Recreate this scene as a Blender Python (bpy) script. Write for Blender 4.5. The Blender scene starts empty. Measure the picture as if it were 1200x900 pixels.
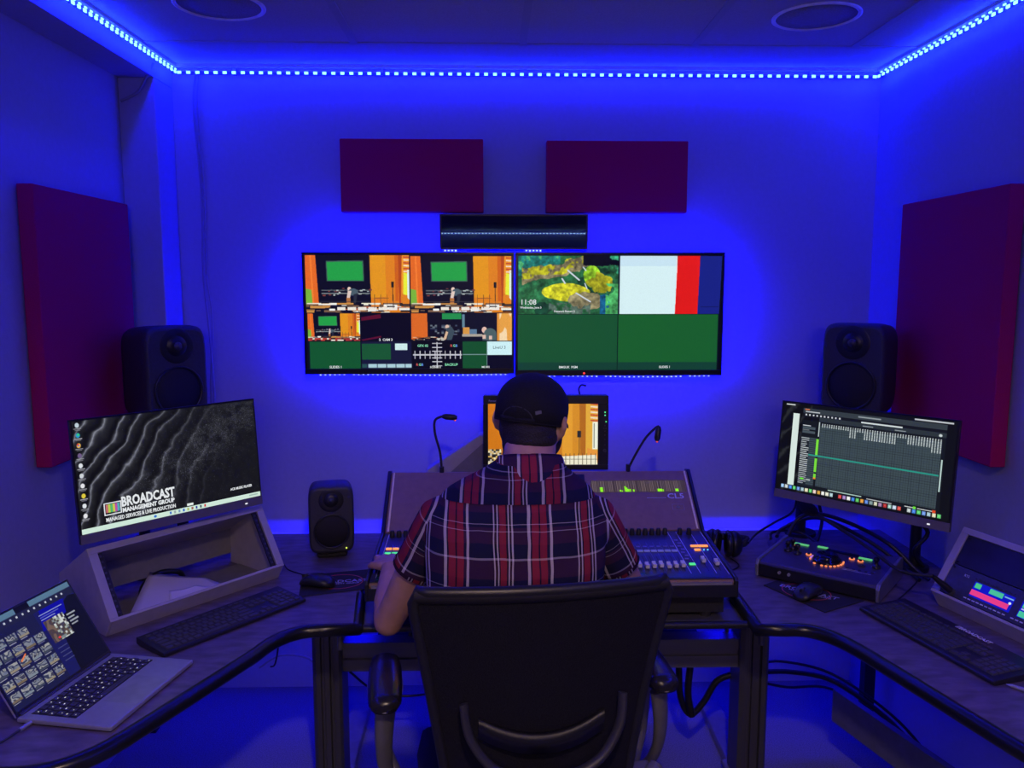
import bpy, bmesh, math, random
import numpy as np
from mathutils import Matrix, Vector
random.seed(7); np.random.seed(7)
sc = bpy.context.scene
COL = sc.collection
R = math.radians

# ------------------------------------------------------------------ camera
F = 950.0; TH = math.atan(116 / F); YAW = math.atan(24 / (F / math.cos(TH)))
cd = bpy.data.cameras.new('camera'); cd.sensor_width = 36; cd.lens = F / 1200 * 36; cd.clip_start = .02
cam = bpy.data.objects.new('camera', cd); COL.objects.link(cam)
cam.location = (0, 0, 1.65); cam.rotation_euler = (R(90) - TH, 0, -YAW)
sc.camera = cam
sc.view_settings.view_transform = 'Standard'; sc.view_settings.look = 'None'
sc.view_settings.exposure = 0; sc.view_settings.gamma = 1; sc.view_settings.use_curve_mapping = False
w = bpy.data.worlds.new('world'); sc.world = w; w.use_nodes = True
w.node_tree.nodes['Background'].inputs[0].default_value = (.01, .01, .03, 1)
w.node_tree.nodes['Background'].inputs[1].default_value = .3
sc.cycles.max_bounces = 8; sc.cycles.diffuse_bounces = 4; sc.cycles.use_denoising = True
sc.cycles.sample_clamp_indirect = 4
# strengths
STRIP = 118.0      # ceiling strip radiance
TVL = 235.0         # strip on the backs of the televisions
BLUE = (.00005, .00012, 1)
# unseen warm fill lights added above and behind the camera
def area(name, loc, rot, size, power, color, sy=None):
    l = bpy.data.lights.new(name, 'AREA'); l.energy = power; l.color = color; l.size = size
    if sy: l.shape = 'RECTANGLE'; l.size_y = sy
    o = bpy.data.objects.new(name, l); COL.objects.link(o); o.location = loc; o.rotation_euler = rot
    return o
def spot(name, loc, target, power, color, cone, blend=1., rad=.12):
    l = bpy.data.lights.new(name, 'SPOT'); l.energy = power; l.color = color; l.spot_size = R(cone); l.spot_blend = blend; l.shadow_soft_size = rad
    o = bpy.data.objects.new(name, l); COL.objects.link(o); o.location = loc
    o.rotation_euler = (Vector(target) - Vector(loc)).to_track_quat('-Z', 'Y').to_euler(); return o
spot('added_overhead_fill', (.12, .05, 2.43), (.12, 1.15, .4), 60, (1, .70, .56), 108, 1., .05)  # added overhead fill for the desk and near walls, no fixture seen
rl = area('added_rear_fill', (.12, -1.35, 1.96), (0, 0, 0), .7, 2.4, (1, .66, .52), .22)  # added soft fill from the rear, source unseen
rl.rotation_euler = (Vector((.12, 2.0, .85)) - rl.location).to_track_quat('-Z', 'Y').to_euler(); rl.data.spread = R(95)

# ------------------------------------------------------------------ helpers
def lin(c):
    return tuple((x / 12.92 if x <= .04045 else ((x + .055) / 1.055) ** 2.4) for x in c)
def rgb(r, g, b): return lin((r / 255, g / 255, b / 255))
MATS = {}
def mat(name, col, rough=.5, metal=0., noise=.12, scale=30., bump=0., spec=.5, aniso=None, coat=0.):
    if name in MATS: return MATS[name]
    m = bpy.data.materials.new(name); m.use_nodes = True
    nt = m.node_tree; b = nt.nodes['Principled BSDF']
    tc = nt.nodes.new('ShaderNodeTexCoord'); n = nt.nodes.new('ShaderNodeTexNoise'); n.inputs['Scale'].default_value = scale
    n.inputs['Detail'].default_value = 3
    src = tc.outputs['Object']
    if aniso:
        mp = nt.nodes.new('ShaderNodeMapping'); mp.inputs['Scale'].default_value = aniso
        nt.links.new(src, mp.inputs[0]); src = mp.outputs[0]
    nt.links.new(src, n.inputs['Vector'])
    r = nt.nodes.new('ShaderNodeValToRGB'); nt.links.new(n.outputs[0], r.inputs[0])
    lo = tuple(max(0, c * (1 - noise)) for c in col); hi = tuple(min(1, c * (1 + noise)) for c in col)
    r.color_ramp.elements[0].color = (*lo, 1); r.color_ramp.elements[0].position = .3
    r.color_ramp.elements[1].color = (*hi, 1); r.color_ramp.elements[1].position = .7
    nt.links.new(r.outputs[0], b.inputs['Base Color'])
    b.inputs['Roughness'].default_value = rough; b.inputs['Metallic'].default_value = metal
    b.inputs['Specular IOR Level'].default_value = spec; b.inputs['Coat Weight'].default_value = coat
    if bump:
        bp = nt.nodes.new('ShaderNodeBump'); bp.inputs['Strength'].default_value = bump; bp.inputs['Distance'].default_value = .004
        nt.links.new(n.outputs[0], bp.inputs['Height']); nt.links.new(bp.outputs[0], b.inputs['Normal'])
    MATS[name] = m; return m
def glow(name, col, s=1., sample=False):
    if name in MATS: return MATS[name]
    m = bpy.data.materials.new(name); m.use_nodes = True; nt = m.node_tree
    b = nt.nodes['Principled BSDF']; b.inputs['Base Color'].default_value = (.01, .01, .01, 1); b.inputs['Roughness'].default_value = .4
    b.inputs['Specular IOR Level'].default_value = .1
    b.inputs['Emission Color'].default_value = (*col, 1); b.inputs['Emission Strength'].default_value = s
    m.cycles.emission_sampling = 'FRONT' if sample else 'NONE'
    MATS[name] = m; return m
def screen_mat():
    if 'screen_picture' in MATS: return MATS['screen_picture']
    m = bpy.data.materials.new('screen_picture'); m.use_nodes = True; nt = m.node_tree
    b = nt.nodes['Principled BSDF']; b.inputs['Base Color'].default_value = (.008, .008, .009, 1); b.inputs['Roughness'].default_value = .35
    b.inputs['Specular IOR Level'].default_value = .15
    a = nt.nodes.new('ShaderNodeAttribute'); a.attribute_name = 'picture'
    nt.links.new(a.outputs['Color'], b.inputs['Emission Color']); b.inputs['Emission Strength'].default_value = 1
    m.cycles.emission_sampling = 'NONE'
    MATS['screen_picture'] = m; return m

class MB:
    def __init__(s): s.v = []; s.f = []; s.smooth = []
    def add(s, vs, fs, smooth=False):
        o = len(s.v); s.v += [tuple(x) for x in vs]; s.f += [tuple(i + o for i in f) for f in fs]; s.smooth += [smooth] * len(fs); return s
    def box(s, a, b):
        x0, y0, z0 = a; x1, y1, z1 = b
        return s.add([(x0,y0,z0),(x1,y0,z0),(x1,y1,z0),(x0,y1,z0),(x0,y0,z1),(x1,y0,z1),(x1,y1,z1),(x0,y1,z1)],
                     [(0,3,2,1),(4,5,6,7),(0,1,5,4),(1,2,6,5),(2,3,7,6),(3,0,4,7)])
    def hexa(s, p):   # 8 points: bottom ring 0-3, top ring 4-7
        return s.add(p, [(0,3,2,1),(4,5,6,7),(0,1,5,4),(1,2,6,5),(2,3,7,6),(3,0,4,7)])
    def prism(s, poly, z0, z1, axis='z'):
        n = len(poly)
        def q(p, h): return (p[0], p[1], h) if axis == 'z' else ((h, p[0], p[1]) if axis == 'x' else (p[0], h, p[1]))
        vs = [q(p, z0) for p in poly] + [q(p, z1) for p in poly]
        return s.add(vs, [tuple(range(n))[::-1], tuple(range(n, 2*n))] + [(i, (i+1) % n, n+(i+1) % n, n+i) for i in range(n)])
    def rings(s, rs, cap=True, smooth=True):
        n = len(rs[0]); vs = [p for r in rs for p in r]; fs = []
        for k in range(len(rs) - 1):
            for i in range(n): fs.append((k*n+i, k*n+(i+1) % n, (k+1)*n+(i+1) % n, (k+1)*n+i))
        s.add(vs, fs, smooth)
        if cap:
            s.add(rs[0], [tuple(range(n))[::-1]], smooth); s.add(rs[-1], [tuple(range(n))], smooth)
        return s
    def tube(s, pts, rad, seg=10, flat=1.0, cap=True, smooth_path=0):
        pts = [Vector(p) for p in pts]
        if smooth_path: 
            rr = rad if hasattr(rad, '__len__') else None
            pts, rr2 = spline(pts, smooth_path, rr); rad = rr2 if rr else rad
        rs = []; N = None
        for i, p in enumerate(pts):
            t = (pts[min(i+1, len(pts)-1)] - pts[max(i-1, 0)]).normalized()
            if N is None:
                N = t.orthogonal().normalized() if abs(t.z) > .9 else Vector((0,0,1)).cross(t).normalized()
            N = (N - t * N.dot(t)).normalized(); B = t.cross(N)
            r = rad[i] if hasattr(rad, '__len__') else rad
            rs.append([p + N * math.cos(2*math.pi*k/seg) * r + B * math.sin(2*math.pi*k/seg) * r * flat for k in range(seg)])
        return s.rings(rs, cap)
    def cyl(s, a, b, r0, r1=None, seg=24):
        a = Vector(a); b = Vector(b); r1 = r0 if r1 is None else r1
        t = (b - a).normalized(); N = t.orthogonal().normalized(); B = t.cross(N)
        ring = lambda c, r: [c + N*math.cos(2*math.pi*k/seg)*r + B*math.sin(2*math.pi*k/seg)*r for k in range(seg)]
        A = ring(a, r0); C = ring(b, r1); n = seg
        s.add(A + C, [(i, (i+1) % n, n+(i+1) % n, n+i) for i in range(n)], True)
        s.add(A, [tuple(range(n))[::-1]]); s.add(C, [tuple(range(n))]); return s
    def lathe(s, c, axis, prof, seg=28):   # prof: (along, radius)
        c = Vector(c); t = Vector(axis).normalized(); N = t.orthogonal().normalized(); B = t.cross(N)
        rs = [[c + t*h + N*math.cos(2*math.pi*k/seg)*r + B*math.sin(2*math.pi*k/seg)*r for k in range(seg)] for h, r in prof]
        return s.rings(rs, True)
    def ball(s, c, r, seg=20, rg=12, rot=None):
        if not hasattr(r, '__len__'): r = (r, r, r)
        c = Vector(c); rs = []
        for j in range(rg + 1):
            a = -math.pi/2 + math.pi*(j + .02)/(rg + .04) ; ring = []
            for k in range(seg):
                p = Vector((math.cos(a)*math.cos(2*math.pi*k/seg)*r[0], math.cos(a)*math.sin(2*math.pi*k/seg)*r[1], math.sin(a)*r[2]))
                if rot: p = rot @ p
                ring.append(c + p)
            rs.append(ring)
        return s.rings(rs, True)
    def mesh(s, name):
        me = bpy.data.meshes.new(name); me.from_pydata(s.v, [], s.f); me.update()
        me.polygons.foreach_set('use_smooth', s.smooth); return me
    def build(s, name, m, parent=None, bevel=0., seg=2, M=None, remesh=0., smooth=0, subd=0, weld=False):
        me = s.mesh(name); me.materials.append(m)
        o = bpy.data.objects.new(name, me); COL.objects.link(o)
        if parent is not None: o.parent = parent
        if M is not None: o.matrix_local = M
        if remesh:
            r = o.modifiers.new('remesh', 'REMESH'); r.mode = 'VOXEL'; r.voxel_size = remesh; r.use_smooth_shade = True
            if smooth:
                q = o.modifiers.new('smooth', 'SMOOTH'); q.factor = .5; q.iterations = smooth
        if bevel:
            if not weld: pass
            b = o.modifiers.new('bevel', 'BEVEL'); b.width = bevel; b.segments = seg; b.limit_method = 'ANGLE'; b.angle_limit = R(40)
        return o
def spline(pts, n, rad=None):
    out = []; rr = []
    P = [pts[0]] + list(pts) + [pts[-1]]
    for i in range(1, len(P) - 2):
        p0, p1, p2, p3 = P[i-1], P[i], P[i+1], P[i+2]
        for k in range(n):
            t = k / n
            out.append(.5*((2*p1) + (p2-p0)*t + (2*p0-5*p1+4*p2-p3)*t*t + (3*p1-p0-3*p2+p3)*t**3))
            if rad: rr.append(rad[i-1]*(1-t) + rad[i]*t)
    out.append(pts[-1])
    if rad: rr.append(rad[-1])
    return out, rr
def props(o, label, cat, group=None):
    o['label'] = label; o['category'] = cat
    if group: o['group'] = group
    return o
def thing(name, label, cat, M=None, group=None):
    o = bpy.data.objects.new(name, None); COL.objects.link(o); o.empty_display_size = .05
    if M is not None:
        o.matrix_world = M if isinstance(M, Matrix) else Matrix.Translation(Vector(M))
    return props(o, label, cat, group)
def struct(name, mb, m, **k):
    o = mb.build(name, m, **k); o['kind'] = 'structure'; return o
def frame(o, yaw=0., tilt=0.):
    """x along the front, y towards the back, z up; tilt leans z backwards"""
    a = R(yaw); t = R(tilt)
    U = Vector((math.cos(a), math.sin(a), 0)); B = Vector((-math.sin(a), math.cos(a), 0)); Zv = Vector((0, 0, 1))
    V = Zv*math.cos(t) + B*math.sin(t); D = B*math.cos(t) - Zv*math.sin(t)
    M = Matrix.Identity(4)
    for i in range(3): M[i][0] = U[i]; M[i][1] = D[i]; M[i][2] = V[i]; M[i][3] = o[i]
    return M
def twin(o, parent, M=None, label=None):
    c = o.copy(); COL.objects.link(c); c.parent = parent
    if M is not None: c.matrix_local = M
    return c
def text(s, size, m, parent, name='lettering', M=None, depth=.0004, bold=0., align='LEFT', sx=1.):
    cu = bpy.data.curves.new(name, 'FONT'); cu.body = s; cu.size = size; cu.extrude = depth; cu.offset = bold; cu.align_x = align; cu.resolution_u = 2
    t = bpy.data.objects.new(name + '_tmp', cu); COL.objects.link(t)
    dg = bpy.context.evaluated_depsgraph_get(); me = bpy.data.meshes.new_from_object(t.evaluated_get(dg))
    bpy.data.objects.remove(t); me.materials.clear(); me.materials.append(m); me.name = name
    o = bpy.data.objects.new(name, me); COL.objects.link(o); o.parent = parent
    if M is not None: o.matrix_local = M @ Matrix.Diagonal((sx, 1, 1, 1))
    return o
def fit_text(s, width, m, parent, M, height=None, **k):
    o = text(s, .03, m, parent, 'lettering', None, **k); xs = [v.co.x for v in o.data.vertices]; ys = [v.co.y for v in o.data.vertices]
    f = width/(max(xs)-min(xs)); g = f if height is None else height/(max(ys)-min(ys)); x0 = min(xs)
    for v in o.data.vertices: v.co.x = (v.co.x-x0)*f; v.co.y *= g
    o.matrix_local = M; return o
# text that reads in the local x-z plane seen from -y
def XZ(x, z, y=0., roll=0.): return Matrix.Translation((x, y, z)) @ Matrix.Rotation(R(90), 4, 'X') @ Matrix.Rotation(R(roll), 4, 'Z')
def XY(x, y, z=0., roll=0.): return Matrix.Translation((x, y, z)) @ Matrix.Rotation(R(roll), 4, 'Z')

# picture for a lit screen, drawn into an array and laid on a fine grid of faces
class Pic:
    def __init__(s, W, H, box):   # box: coordinate window (x0,y0,x1,y1), y down
        s.W, s.H, s.b = W, H, box; s.a = np.zeros((H*2, W*2, 3)); 
        ys, xs = np.mgrid[0:H*2, 0:W*2]
        s.X = box[0] + (xs + .5)/(W*2)*(box[2]-box[0]); s.Y = box[1] + (ys + .5)/(H*2)*(box[3]-box[1])
    def m(s, x0, y0, x1, y1): return (s.X >= x0) & (s.X < x1) & (s.Y >= y0) & (s.Y < y1)
    def rect(s, x0, y0, x1, y1, c): s.a[s.m(x0, y0, x1, y1)] = np.array(c)/255.
    def poly(s, pts, c):
        k = np.zeros(s.X.shape, bool); n = len(pts)
        for i in range(n):
            (xa, ya), (xb, yb) = pts[i], pts[(i+1) % n]
            if ya == yb: continue
            cnd = ((ya > s.Y) != (yb > s.Y)) & (s.X < (xb-xa)*(s.Y-ya)/(yb-ya) + xa); k ^= cnd
        s.a[k] = np.array(c)/255.
    def line(s, p, q, wd, c):
        p = np.array(p, float); q = np.array(q, float); d = q-p; L = (d**2).sum()+1e-9
        t = np.clip(((s.X-p[0])*d[0] + (s.Y-p[1])*d[1])/L, 0, 1)
        s.a[((s.X-p[0]-t*d[0])**2 + (s.Y-p[1]-t*d[1])**2) < (wd/2)**2] = np.array(c)/255.
    def oval(s, cx, cy, rx, ry, c): s.a[((s.X-cx)/rx)**2 + ((s.Y-cy)/ry)**2 < 1] = np.array(c)/255.
    def noise(s, x0, y0, x1, y1, cols, cx, cy, seed=1, soft=False):
        rs = np.random.RandomState(seed); nx = max(2, int((x1-x0)/cx)+2); ny = max(2, int((y1-y0)/cy)+2)
        g = rs.rand(ny+1, nx+1); k = s.m(x0, y0, x1, y1)
        u = (s.X[k]-x0)/cx; v = (s.Y[k]-y0)/cy; i = u.astype(int); j = v.astype(int); fu = u-i; fv = v-j
        if soft: val = (g[j, i]*(1-fu)+g[j, i+1]*fu)*(1-fv) + (g[j+1, i]*(1-fu)+g[j+1, i+1]*fu)*fv
        else: val = g[j, i]
        C = np.array(cols)/255.; idx = np.clip((val*len(C)).astype(int), 0, len(C)-1); s.a[k] = C[idx]
    def fuzz(s, amt, seed=2):
        s.a *= 1 + (np.random.RandomState(seed).rand(*s.a.shape[:2], 1)-.5)*amt
    def build(s, name, w, h, parent, M=None, gain=1.):
        a = np.clip(s.a.reshape(s.H, 2, s.W, 2, 3).mean(axis=(1, 3)), 0, 1)
        a = np.where(a <= .04045, a/12.92, ((a+.055)/1.055)**2.4)*gain
        W, H = s.W, s.H
        gx, gz = np.meshgrid(np.linspace(0, w, W+1), np.linspace(h, 0, H+1)); n = (W+1)*(H+1)
        co = np.zeros((n, 3)); co[:, 0] = gx.ravel(); co[:, 2] = gz.ravel()
        jj, ii = np.mgrid[0:H, 0:W]; b0 = (jj*(W+1)+ii).ravel()
        fs = np.stack([b0+W+1, b0+W+2, b0+1, b0], 1)
        me = bpy.data.meshes.new(name); me.vertices.add(n); me.vertices.foreach_set('co', co.ravel())
        me.loops.add(W*H*4); me.loops.foreach_set('vertex_index', fs.ravel().astype(np.int32))
        me.polygons.add(W*H); me.polygons.foreach_set('loop_start', np.arange(0, W*H*4, 4, dtype=np.int32))
        me.update(calc_edges=True)
        at = me.attributes.new('picture', 'FLOAT_COLOR', 'CORNER')
        c4 = np.ones((W*H, 4)); c4[:, :3] = a.reshape(-1, 3); at.data.foreach_set('color', np.repeat(c4, 4, axis=0).ravel().astype(np.float32))
        me.materials.append(screen_mat()); o = bpy.data.objects.new(name, me); COL.objects.link(o); o.parent = parent
        if M is not None: o.matrix_local = M
        return o

# ------------------------------------------------------------------ materials
wall_m = mat('wall_paint', (.40, .40, .53), .6, noise=.03, scale=60, bump=.15, spec=.3)
ceil_m = mat('ceiling_tile', (.45, .45, .46), .8, noise=.08, scale=180, bump=.3)
grid_m = mat('ceiling_grid_metal', (.55, .55, .57), .35, noise=.03)
carpet = mat('carpet', (.23, .23, .27), .95, noise=.35, scale=260, bump=.6, spec=.1)
panel_f = mat('red_fabric', (.52, .010, .085), .9, noise=.12, scale=400, bump=.35, spec=.15)
blackp = mat('black_plastic', (.014, .014, .017), .38, noise=.15, scale=80)
blackm = mat('black_matte', (.018, .018, .021), .7, noise=.2, scale=120, bump=.1)
darkg = mat('dark_grey_metal', (.07, .07, .078), .42, .35, noise=.15, scale=60)
spk_m = mat('speaker_enclosure', (.045, .045, .052), .5, .1, noise=.15, scale=200, bump=.1)
grille_m = mat('speaker_grille', (.012, .012, .015), .45, .3, noise=.6, scale=900, bump=.4)
worktop = mat('worktop_laminate', (.135, .105, .165), .33, noise=.38, scale=15, aniso=(1, 2.6, 1), bump=.05)
edge_m = mat('worktop_edge_rubber', (.012, .012, .015), .28, noise=.1)
alu = mat('aluminium_grey', (.11, .11, .125), .38, .5, noise=.12, scale=20, aniso=(1, 1, .05))
beamm = mat('beam_aluminium', (.17, .17, .19), .45, .4, noise=.12, scale=20, aniso=(.05, 1, 1))
rackgrey = mat('turret_grey_paint', (.42, .39, .44), .55, noise=.06, scale=40)
rackin = mat('turret_inner_grey', (.22, .21, .24), .6, noise=.08, scale=40)
silver = mat('laptop_aluminium', (.46, .46, .50), .38, .55, noise=.04, scale=60)
chin_m = mat('monitor_chin_grey', (.20, .18, .20), .45, .3, noise=.05)
bezel_m = mat('bezel_black', (.012, .012, .014), .3, noise=.1)
paper = mat('paper', (.66, .62, .66), .8, noise=.04, scale=12, bump=.2)
skin = mat('skin', (.46, .25, .20), .5, noise=.10, scale=24, bump=.05, spec=.35)
hair_m = mat('dark_hair', (.014, .010, .011), .7, noise=.5, scale=260, bump=.8)
cap_m = mat('black_cotton', (.013, .013, .020), .85, noise=.2, scale=300, bump=.3, spec=.2)
jean = mat('dark_denim', (.02, .022, .04), .85, noise=.2, scale=200, bump=.2)
mesh_m = mat('chair_mesh_fabric', (.006, .006, .010), .75, noise=.5, scale=350, bump=.5, spec=.3)
leather = mat('armpad_vinyl', (.018, .016, .02), .26, noise=.1, scale=120, bump=.05)
armgrey = mat('chair_arm_grey', (.16, .155, .16), .45, .3, noise=.08)
cable_m = mat('black_cable', (.012, .012, .014), .4, noise=.1)
greyc = mat('grey_cable', (.30, .30, .33), .5, noise=.05)
console_m = mat('console_face', (.27, .165, .09), .5, 0., noise=.10, scale=40)
surf_m = mat('console_surface', (.045, .045, .06), .32, .3, noise=.1)
cream = mat('console_side_trim', (.95, .80, .52), .45, 0., noise=.05)
white_p = mat('white_print', (.72, .72, .75), .5, noise=.03)
redprint = mat('red_print', (.62, .06, .07), .5, noise=.05)
knob_w = mat('fader_cap', (.72, .72, .76), .35, noise=.05)
keycap = mat('keycap_black', (.06, .058, .075), .42, noise=.1)
padcloth = mat('mouse_mat_cloth', (.018, .017, .021), .85, noise=.15, scale=300, bump=.2)
ledcyan = glow('led_cyan', (.22, .72, 1.), 2.6)
ledwhite = glow('led_white', (.62, .86, 1.), 1.3)
stripblue = glow('led_tape_blue', BLUE, STRIP, True)
tvblue = glow('backlight_blue', BLUE, TVL, True)

# ------------------------------------------------------------------ room
X0, X1, Y0, Y1, ZC = -1.33, 1.50, -1.9, 3.20, 2.47
T = .12
struct('floor', MB().box((X0-T, Y0-T, -.1), (X1+T, Y1+T, 0)), carpet)
struct('ceiling', MB().box((X0-T, Y0-T, ZC), (X1+T, Y1+T, ZC+.1)), ceil_m)
struct('wall_back', MB().box((X0-T, Y1, 0), (X1+T, Y1+T, ZC)), wall_m)
struct('wall_rear', MB().box((X0-T, Y0-T, 0), (X1+T, Y0, ZC)), wall_m)
struct('wall_left', MB().box((X0-T, Y0, 0), (X0, Y1, ZC)), wall_m)
struct('wall_right', MB().box((X1, Y0, 0), (X1+T, Y1, ZC)), wall_m)
BX = -1.20
struct('trim_1', MB().box((X0, Y0, 2.385), (BX, Y1, ZC)), wall_m)                 # bulkhead along the left wall
struct('trim_2', MB().box((X0, 3.03, 0), (BX, Y1, 2.385)), wall_m, bevel=.004)   # column in the corner
race = mat('raceway_plastic', (.80, .80, .84), .3, noise=.03)
m = MB().box((BX, 3.150, .60), (X1, Y1, .662)); struct('trim_3', m, race, bevel=.003)
struct('trim_4', MB().box((X1-.03, .6, .60), (X1, 3.16, .66)), race, bevel=.003)
for i, y in enumerate([2.90 - .6096*k for k in range(8)]):
    if i == 0: g = MB()
    g.box((BX+.02, y-.012, ZC-.004), (X1-.02, y+.012, ZC+.002))
for x in (-.466, .11, .70, 1.255): g.box((x-.012, Y0, ZC-.004), (x+.012, 2.90, ZC+.002))
struct('trim_5', g, mat('ceiling_grid_matte', (.40, .40, .42), .8, noise=.03))
struct('trim_6', MB().box((BX, 3.172, ZC-.012), (X1, Y1, ZC)).box((X1-.028, Y0, ZC-.012), (X1, 3.172, ZC)).box((BX, Y0, ZC-.012), (BX+.028, 3.172, ZC)), grid_m)

# ------------------------------------------------------------------ LED strip under the ceiling
def seg_strip(path, z):
    return [(x, y, z) for x, y in path]
t = thing('led_light_strip', 'blue LED tape running along the top of the walls just under the ceiling', 'led strip', (.15, 3.17, 2.44))
off = Vector((.15, 3.17, 2.44))
zs = 2.437
path = [(BX+.022, Y0+.03), (BX+.022, 3.175), (X1-.022, 3.175), (X1-.022, Y0+.03), (BX+.022, Y0+.03)]
tp = MB(); di = MB()
tps = [MB(), MB(), MB(), MB(), MB(), MB()]; dr = MB()
for ri, (a, b) in enumerate(zip(path[:-1], path[1:])):
    a = Vector((*a, zs)); b = Vector((*b, zs)); n = max(1, int((b-a).length/.35)); d = (b-a).normalized()
    for k in range(n):
        ya = (a + (b-a)*(k+.5)/n).y
        tps[0 if ri == 1 else ((4 if ya < .4 else 3) if ri == 2 else (5 if ri == 3 else 2 if ya < .4 else 1))].tube([a + (b-a)*(k/n) - off, a + (b-a)*((k+1)/n) - off], .0042, 6)
    side = Vector((-d.y, d.x, 0))
    if side.dot(Vector((.15, .7, zs)) - a) < 0: side = -side
    q = int((b-a).length/.0335)
    for k in range(q):
        c = a + d*((k+.5)*(b-a).length/q) + side*.006 - off
        if ri in (0, 2):  # smaller upper row imitates the strip's reflection in the ceiling trim
            refl_c = c + Vector((0, 0, .0125)) + d*.012 - side*.003; e = d*.0055; u = Vector((0, 0, .0022)); s_ = side*.002
            di.hexa([refl_c-e-u-s_, refl_c+e-u-s_, refl_c+e-u+s_, refl_c-e-u+s_, refl_c-e+u-s_, refl_c+e+u-s_, refl_c+e+u+s_, refl_c-e+u+s_])
        for zz in (0,):
            e = d*.0068; u = Vector((0, 0, .0045)); s_ = side*.002
            (dr if ri == 3 else di).hexa([c-e-u-s_, c+e-u-s_, c+e-u+s_, c-e-u+s_, c-e+u-s_, c+e+u-s_, c+e+u+s_, c-e+u+s_])
tps[0].build('tape', stripblue, t); [tps[q_].build('tape', glow('led_tape_blue_side', BLUE, STRIP*1.1, True), t) for q_ in (1, 3)]; [tps[q_].build('tape', glow('led_tape_blue_far', BLUE, STRIP*.25, True), t) for q_ in (2, 4)]
tps[5].build('tape', glow('led_tape_blue_rear', BLUE, 4., True), t)
d_ = di.build('diodes', ledcyan, t); d_['kind'] = 'stuff'  # also holds the glowing upper rows that stand in for reflections
d_ = dr.build('diodes', glow('led_rear', (.45, .75, 1.), 11.), t); d_['kind'] = 'stuff'
cl = MB()
for x in (-.96, -.41, .13, .67, 1.22):
    c = MB().box((-.006, -.012, -.004), (.006, .004, .03)).box((-.003, -.014, .022), (.003, -.010, .034)); c.build('clip', greyc, t, M=Matrix.Translation(Vector((x, 3.19, 2.435)) - off))
# supply leads
cm = MB().tube([(-1.112, 3.19, 2.43), (-1.12, 3.185, 2.3), (-1.105, 3.185, 2.0), (-1.112, 3.185, 1.7), (-1.10, 3.185, 1.5), (-1.09, 3.185, 1.2), (-1.10, 3.186, .75)], .004, 6, smooth_path=6)
cm.tube([(-1.100, 3.19, 2.43), (-1.105, 3.186, 2.3), (-1.095, 3.186, 2.0), (-1.10, 3.186, 1.7), (-1.085, 3.186, 1.5), (-1.105, 3.186, 1.2), (-1.09, 3.186, .75)], .003, 6, smooth_path=6)
props(cm.build('power_lead', greyc), 'thin pale lead hanging down the back wall beside the corner column', 'cable')
cm = MB().tube([(BX+.004, 3.02, 2.43), (BX-.02, 3.0, 2.37), (BX-.06, 3.022, 2.33), (X0+.012, 3.02, 2.30)], .005, 6, smooth_path=6)
props(cm.build('power_lead', greyc), 'short lead curling from the ceiling edge around the top of the corner column', 'cable')

# ceiling speakers
for i, (x, y, lab) in enumerate([(1.0, 2.585, 'flush round ceiling speaker above the right-hand workstation, over the tablet-style console rack'), (-.80, 2.53, 'flush round ceiling speaker above the left-hand workstation near the corner column')]):
    lab = ['round flush ceiling speaker nearer the plain right wall', 'round flush ceiling speaker nearer the bulkhead and corner column'][i]
    t = thing('ceiling_speaker', lab, 'ceiling speaker', (x, y, ZC), 'ceiling speakers')
    MB().lathe((0, 0, 0), (0, 0, -1), [(0, .132), (.004, .132), (.007, .126), (.004, .119), (0, .119)], 48).build('rim', mat('rim_white', (.85, .85, .86), .4), t)
    MB().lathe((0, 0, 0), (0, 0, -1), [(0, .119), (.002, .119), (.0035, .06), (.004, .001)], 48).build('grille', mat('pierced_grille', (.28, .28, .29), .7, noise=.4, scale=500), t)

# acoustic panels
def acoustic(label, M, w, h, d=.05):
    t = thing('acoustic_panel', label, 'acoustic panel', M, 'red acoustic panels')
    MB().box((0, -d, 0), (w, -.004, h)).build('fabric_face', panel_f, t, bevel=.004, seg=3)
    MB().box((.012, -.004, .012), (w-.012, 0, h-.012)).build('backing_board', blackm, t)
acoustic('wide dark red acoustic panel on the back wall above the multi-picture television', frame((-.57, 3.20, 1.925)), .54, .272)
acoustic('wide dark red acoustic panel on the back wall above the television showing the green halves', frame((.21, 3.20, 1.925)), .54, .268)
acoustic('tall red acoustic panel on the left wall beside the corner column', frame((X0, 2.345, 1.122), 90), .60, .81)
acoustic('tall red acoustic panel on the right wall beyond the matrix-grid monitor', frame((X1, 2.88, 1.122), -90), .60, .81)

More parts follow.
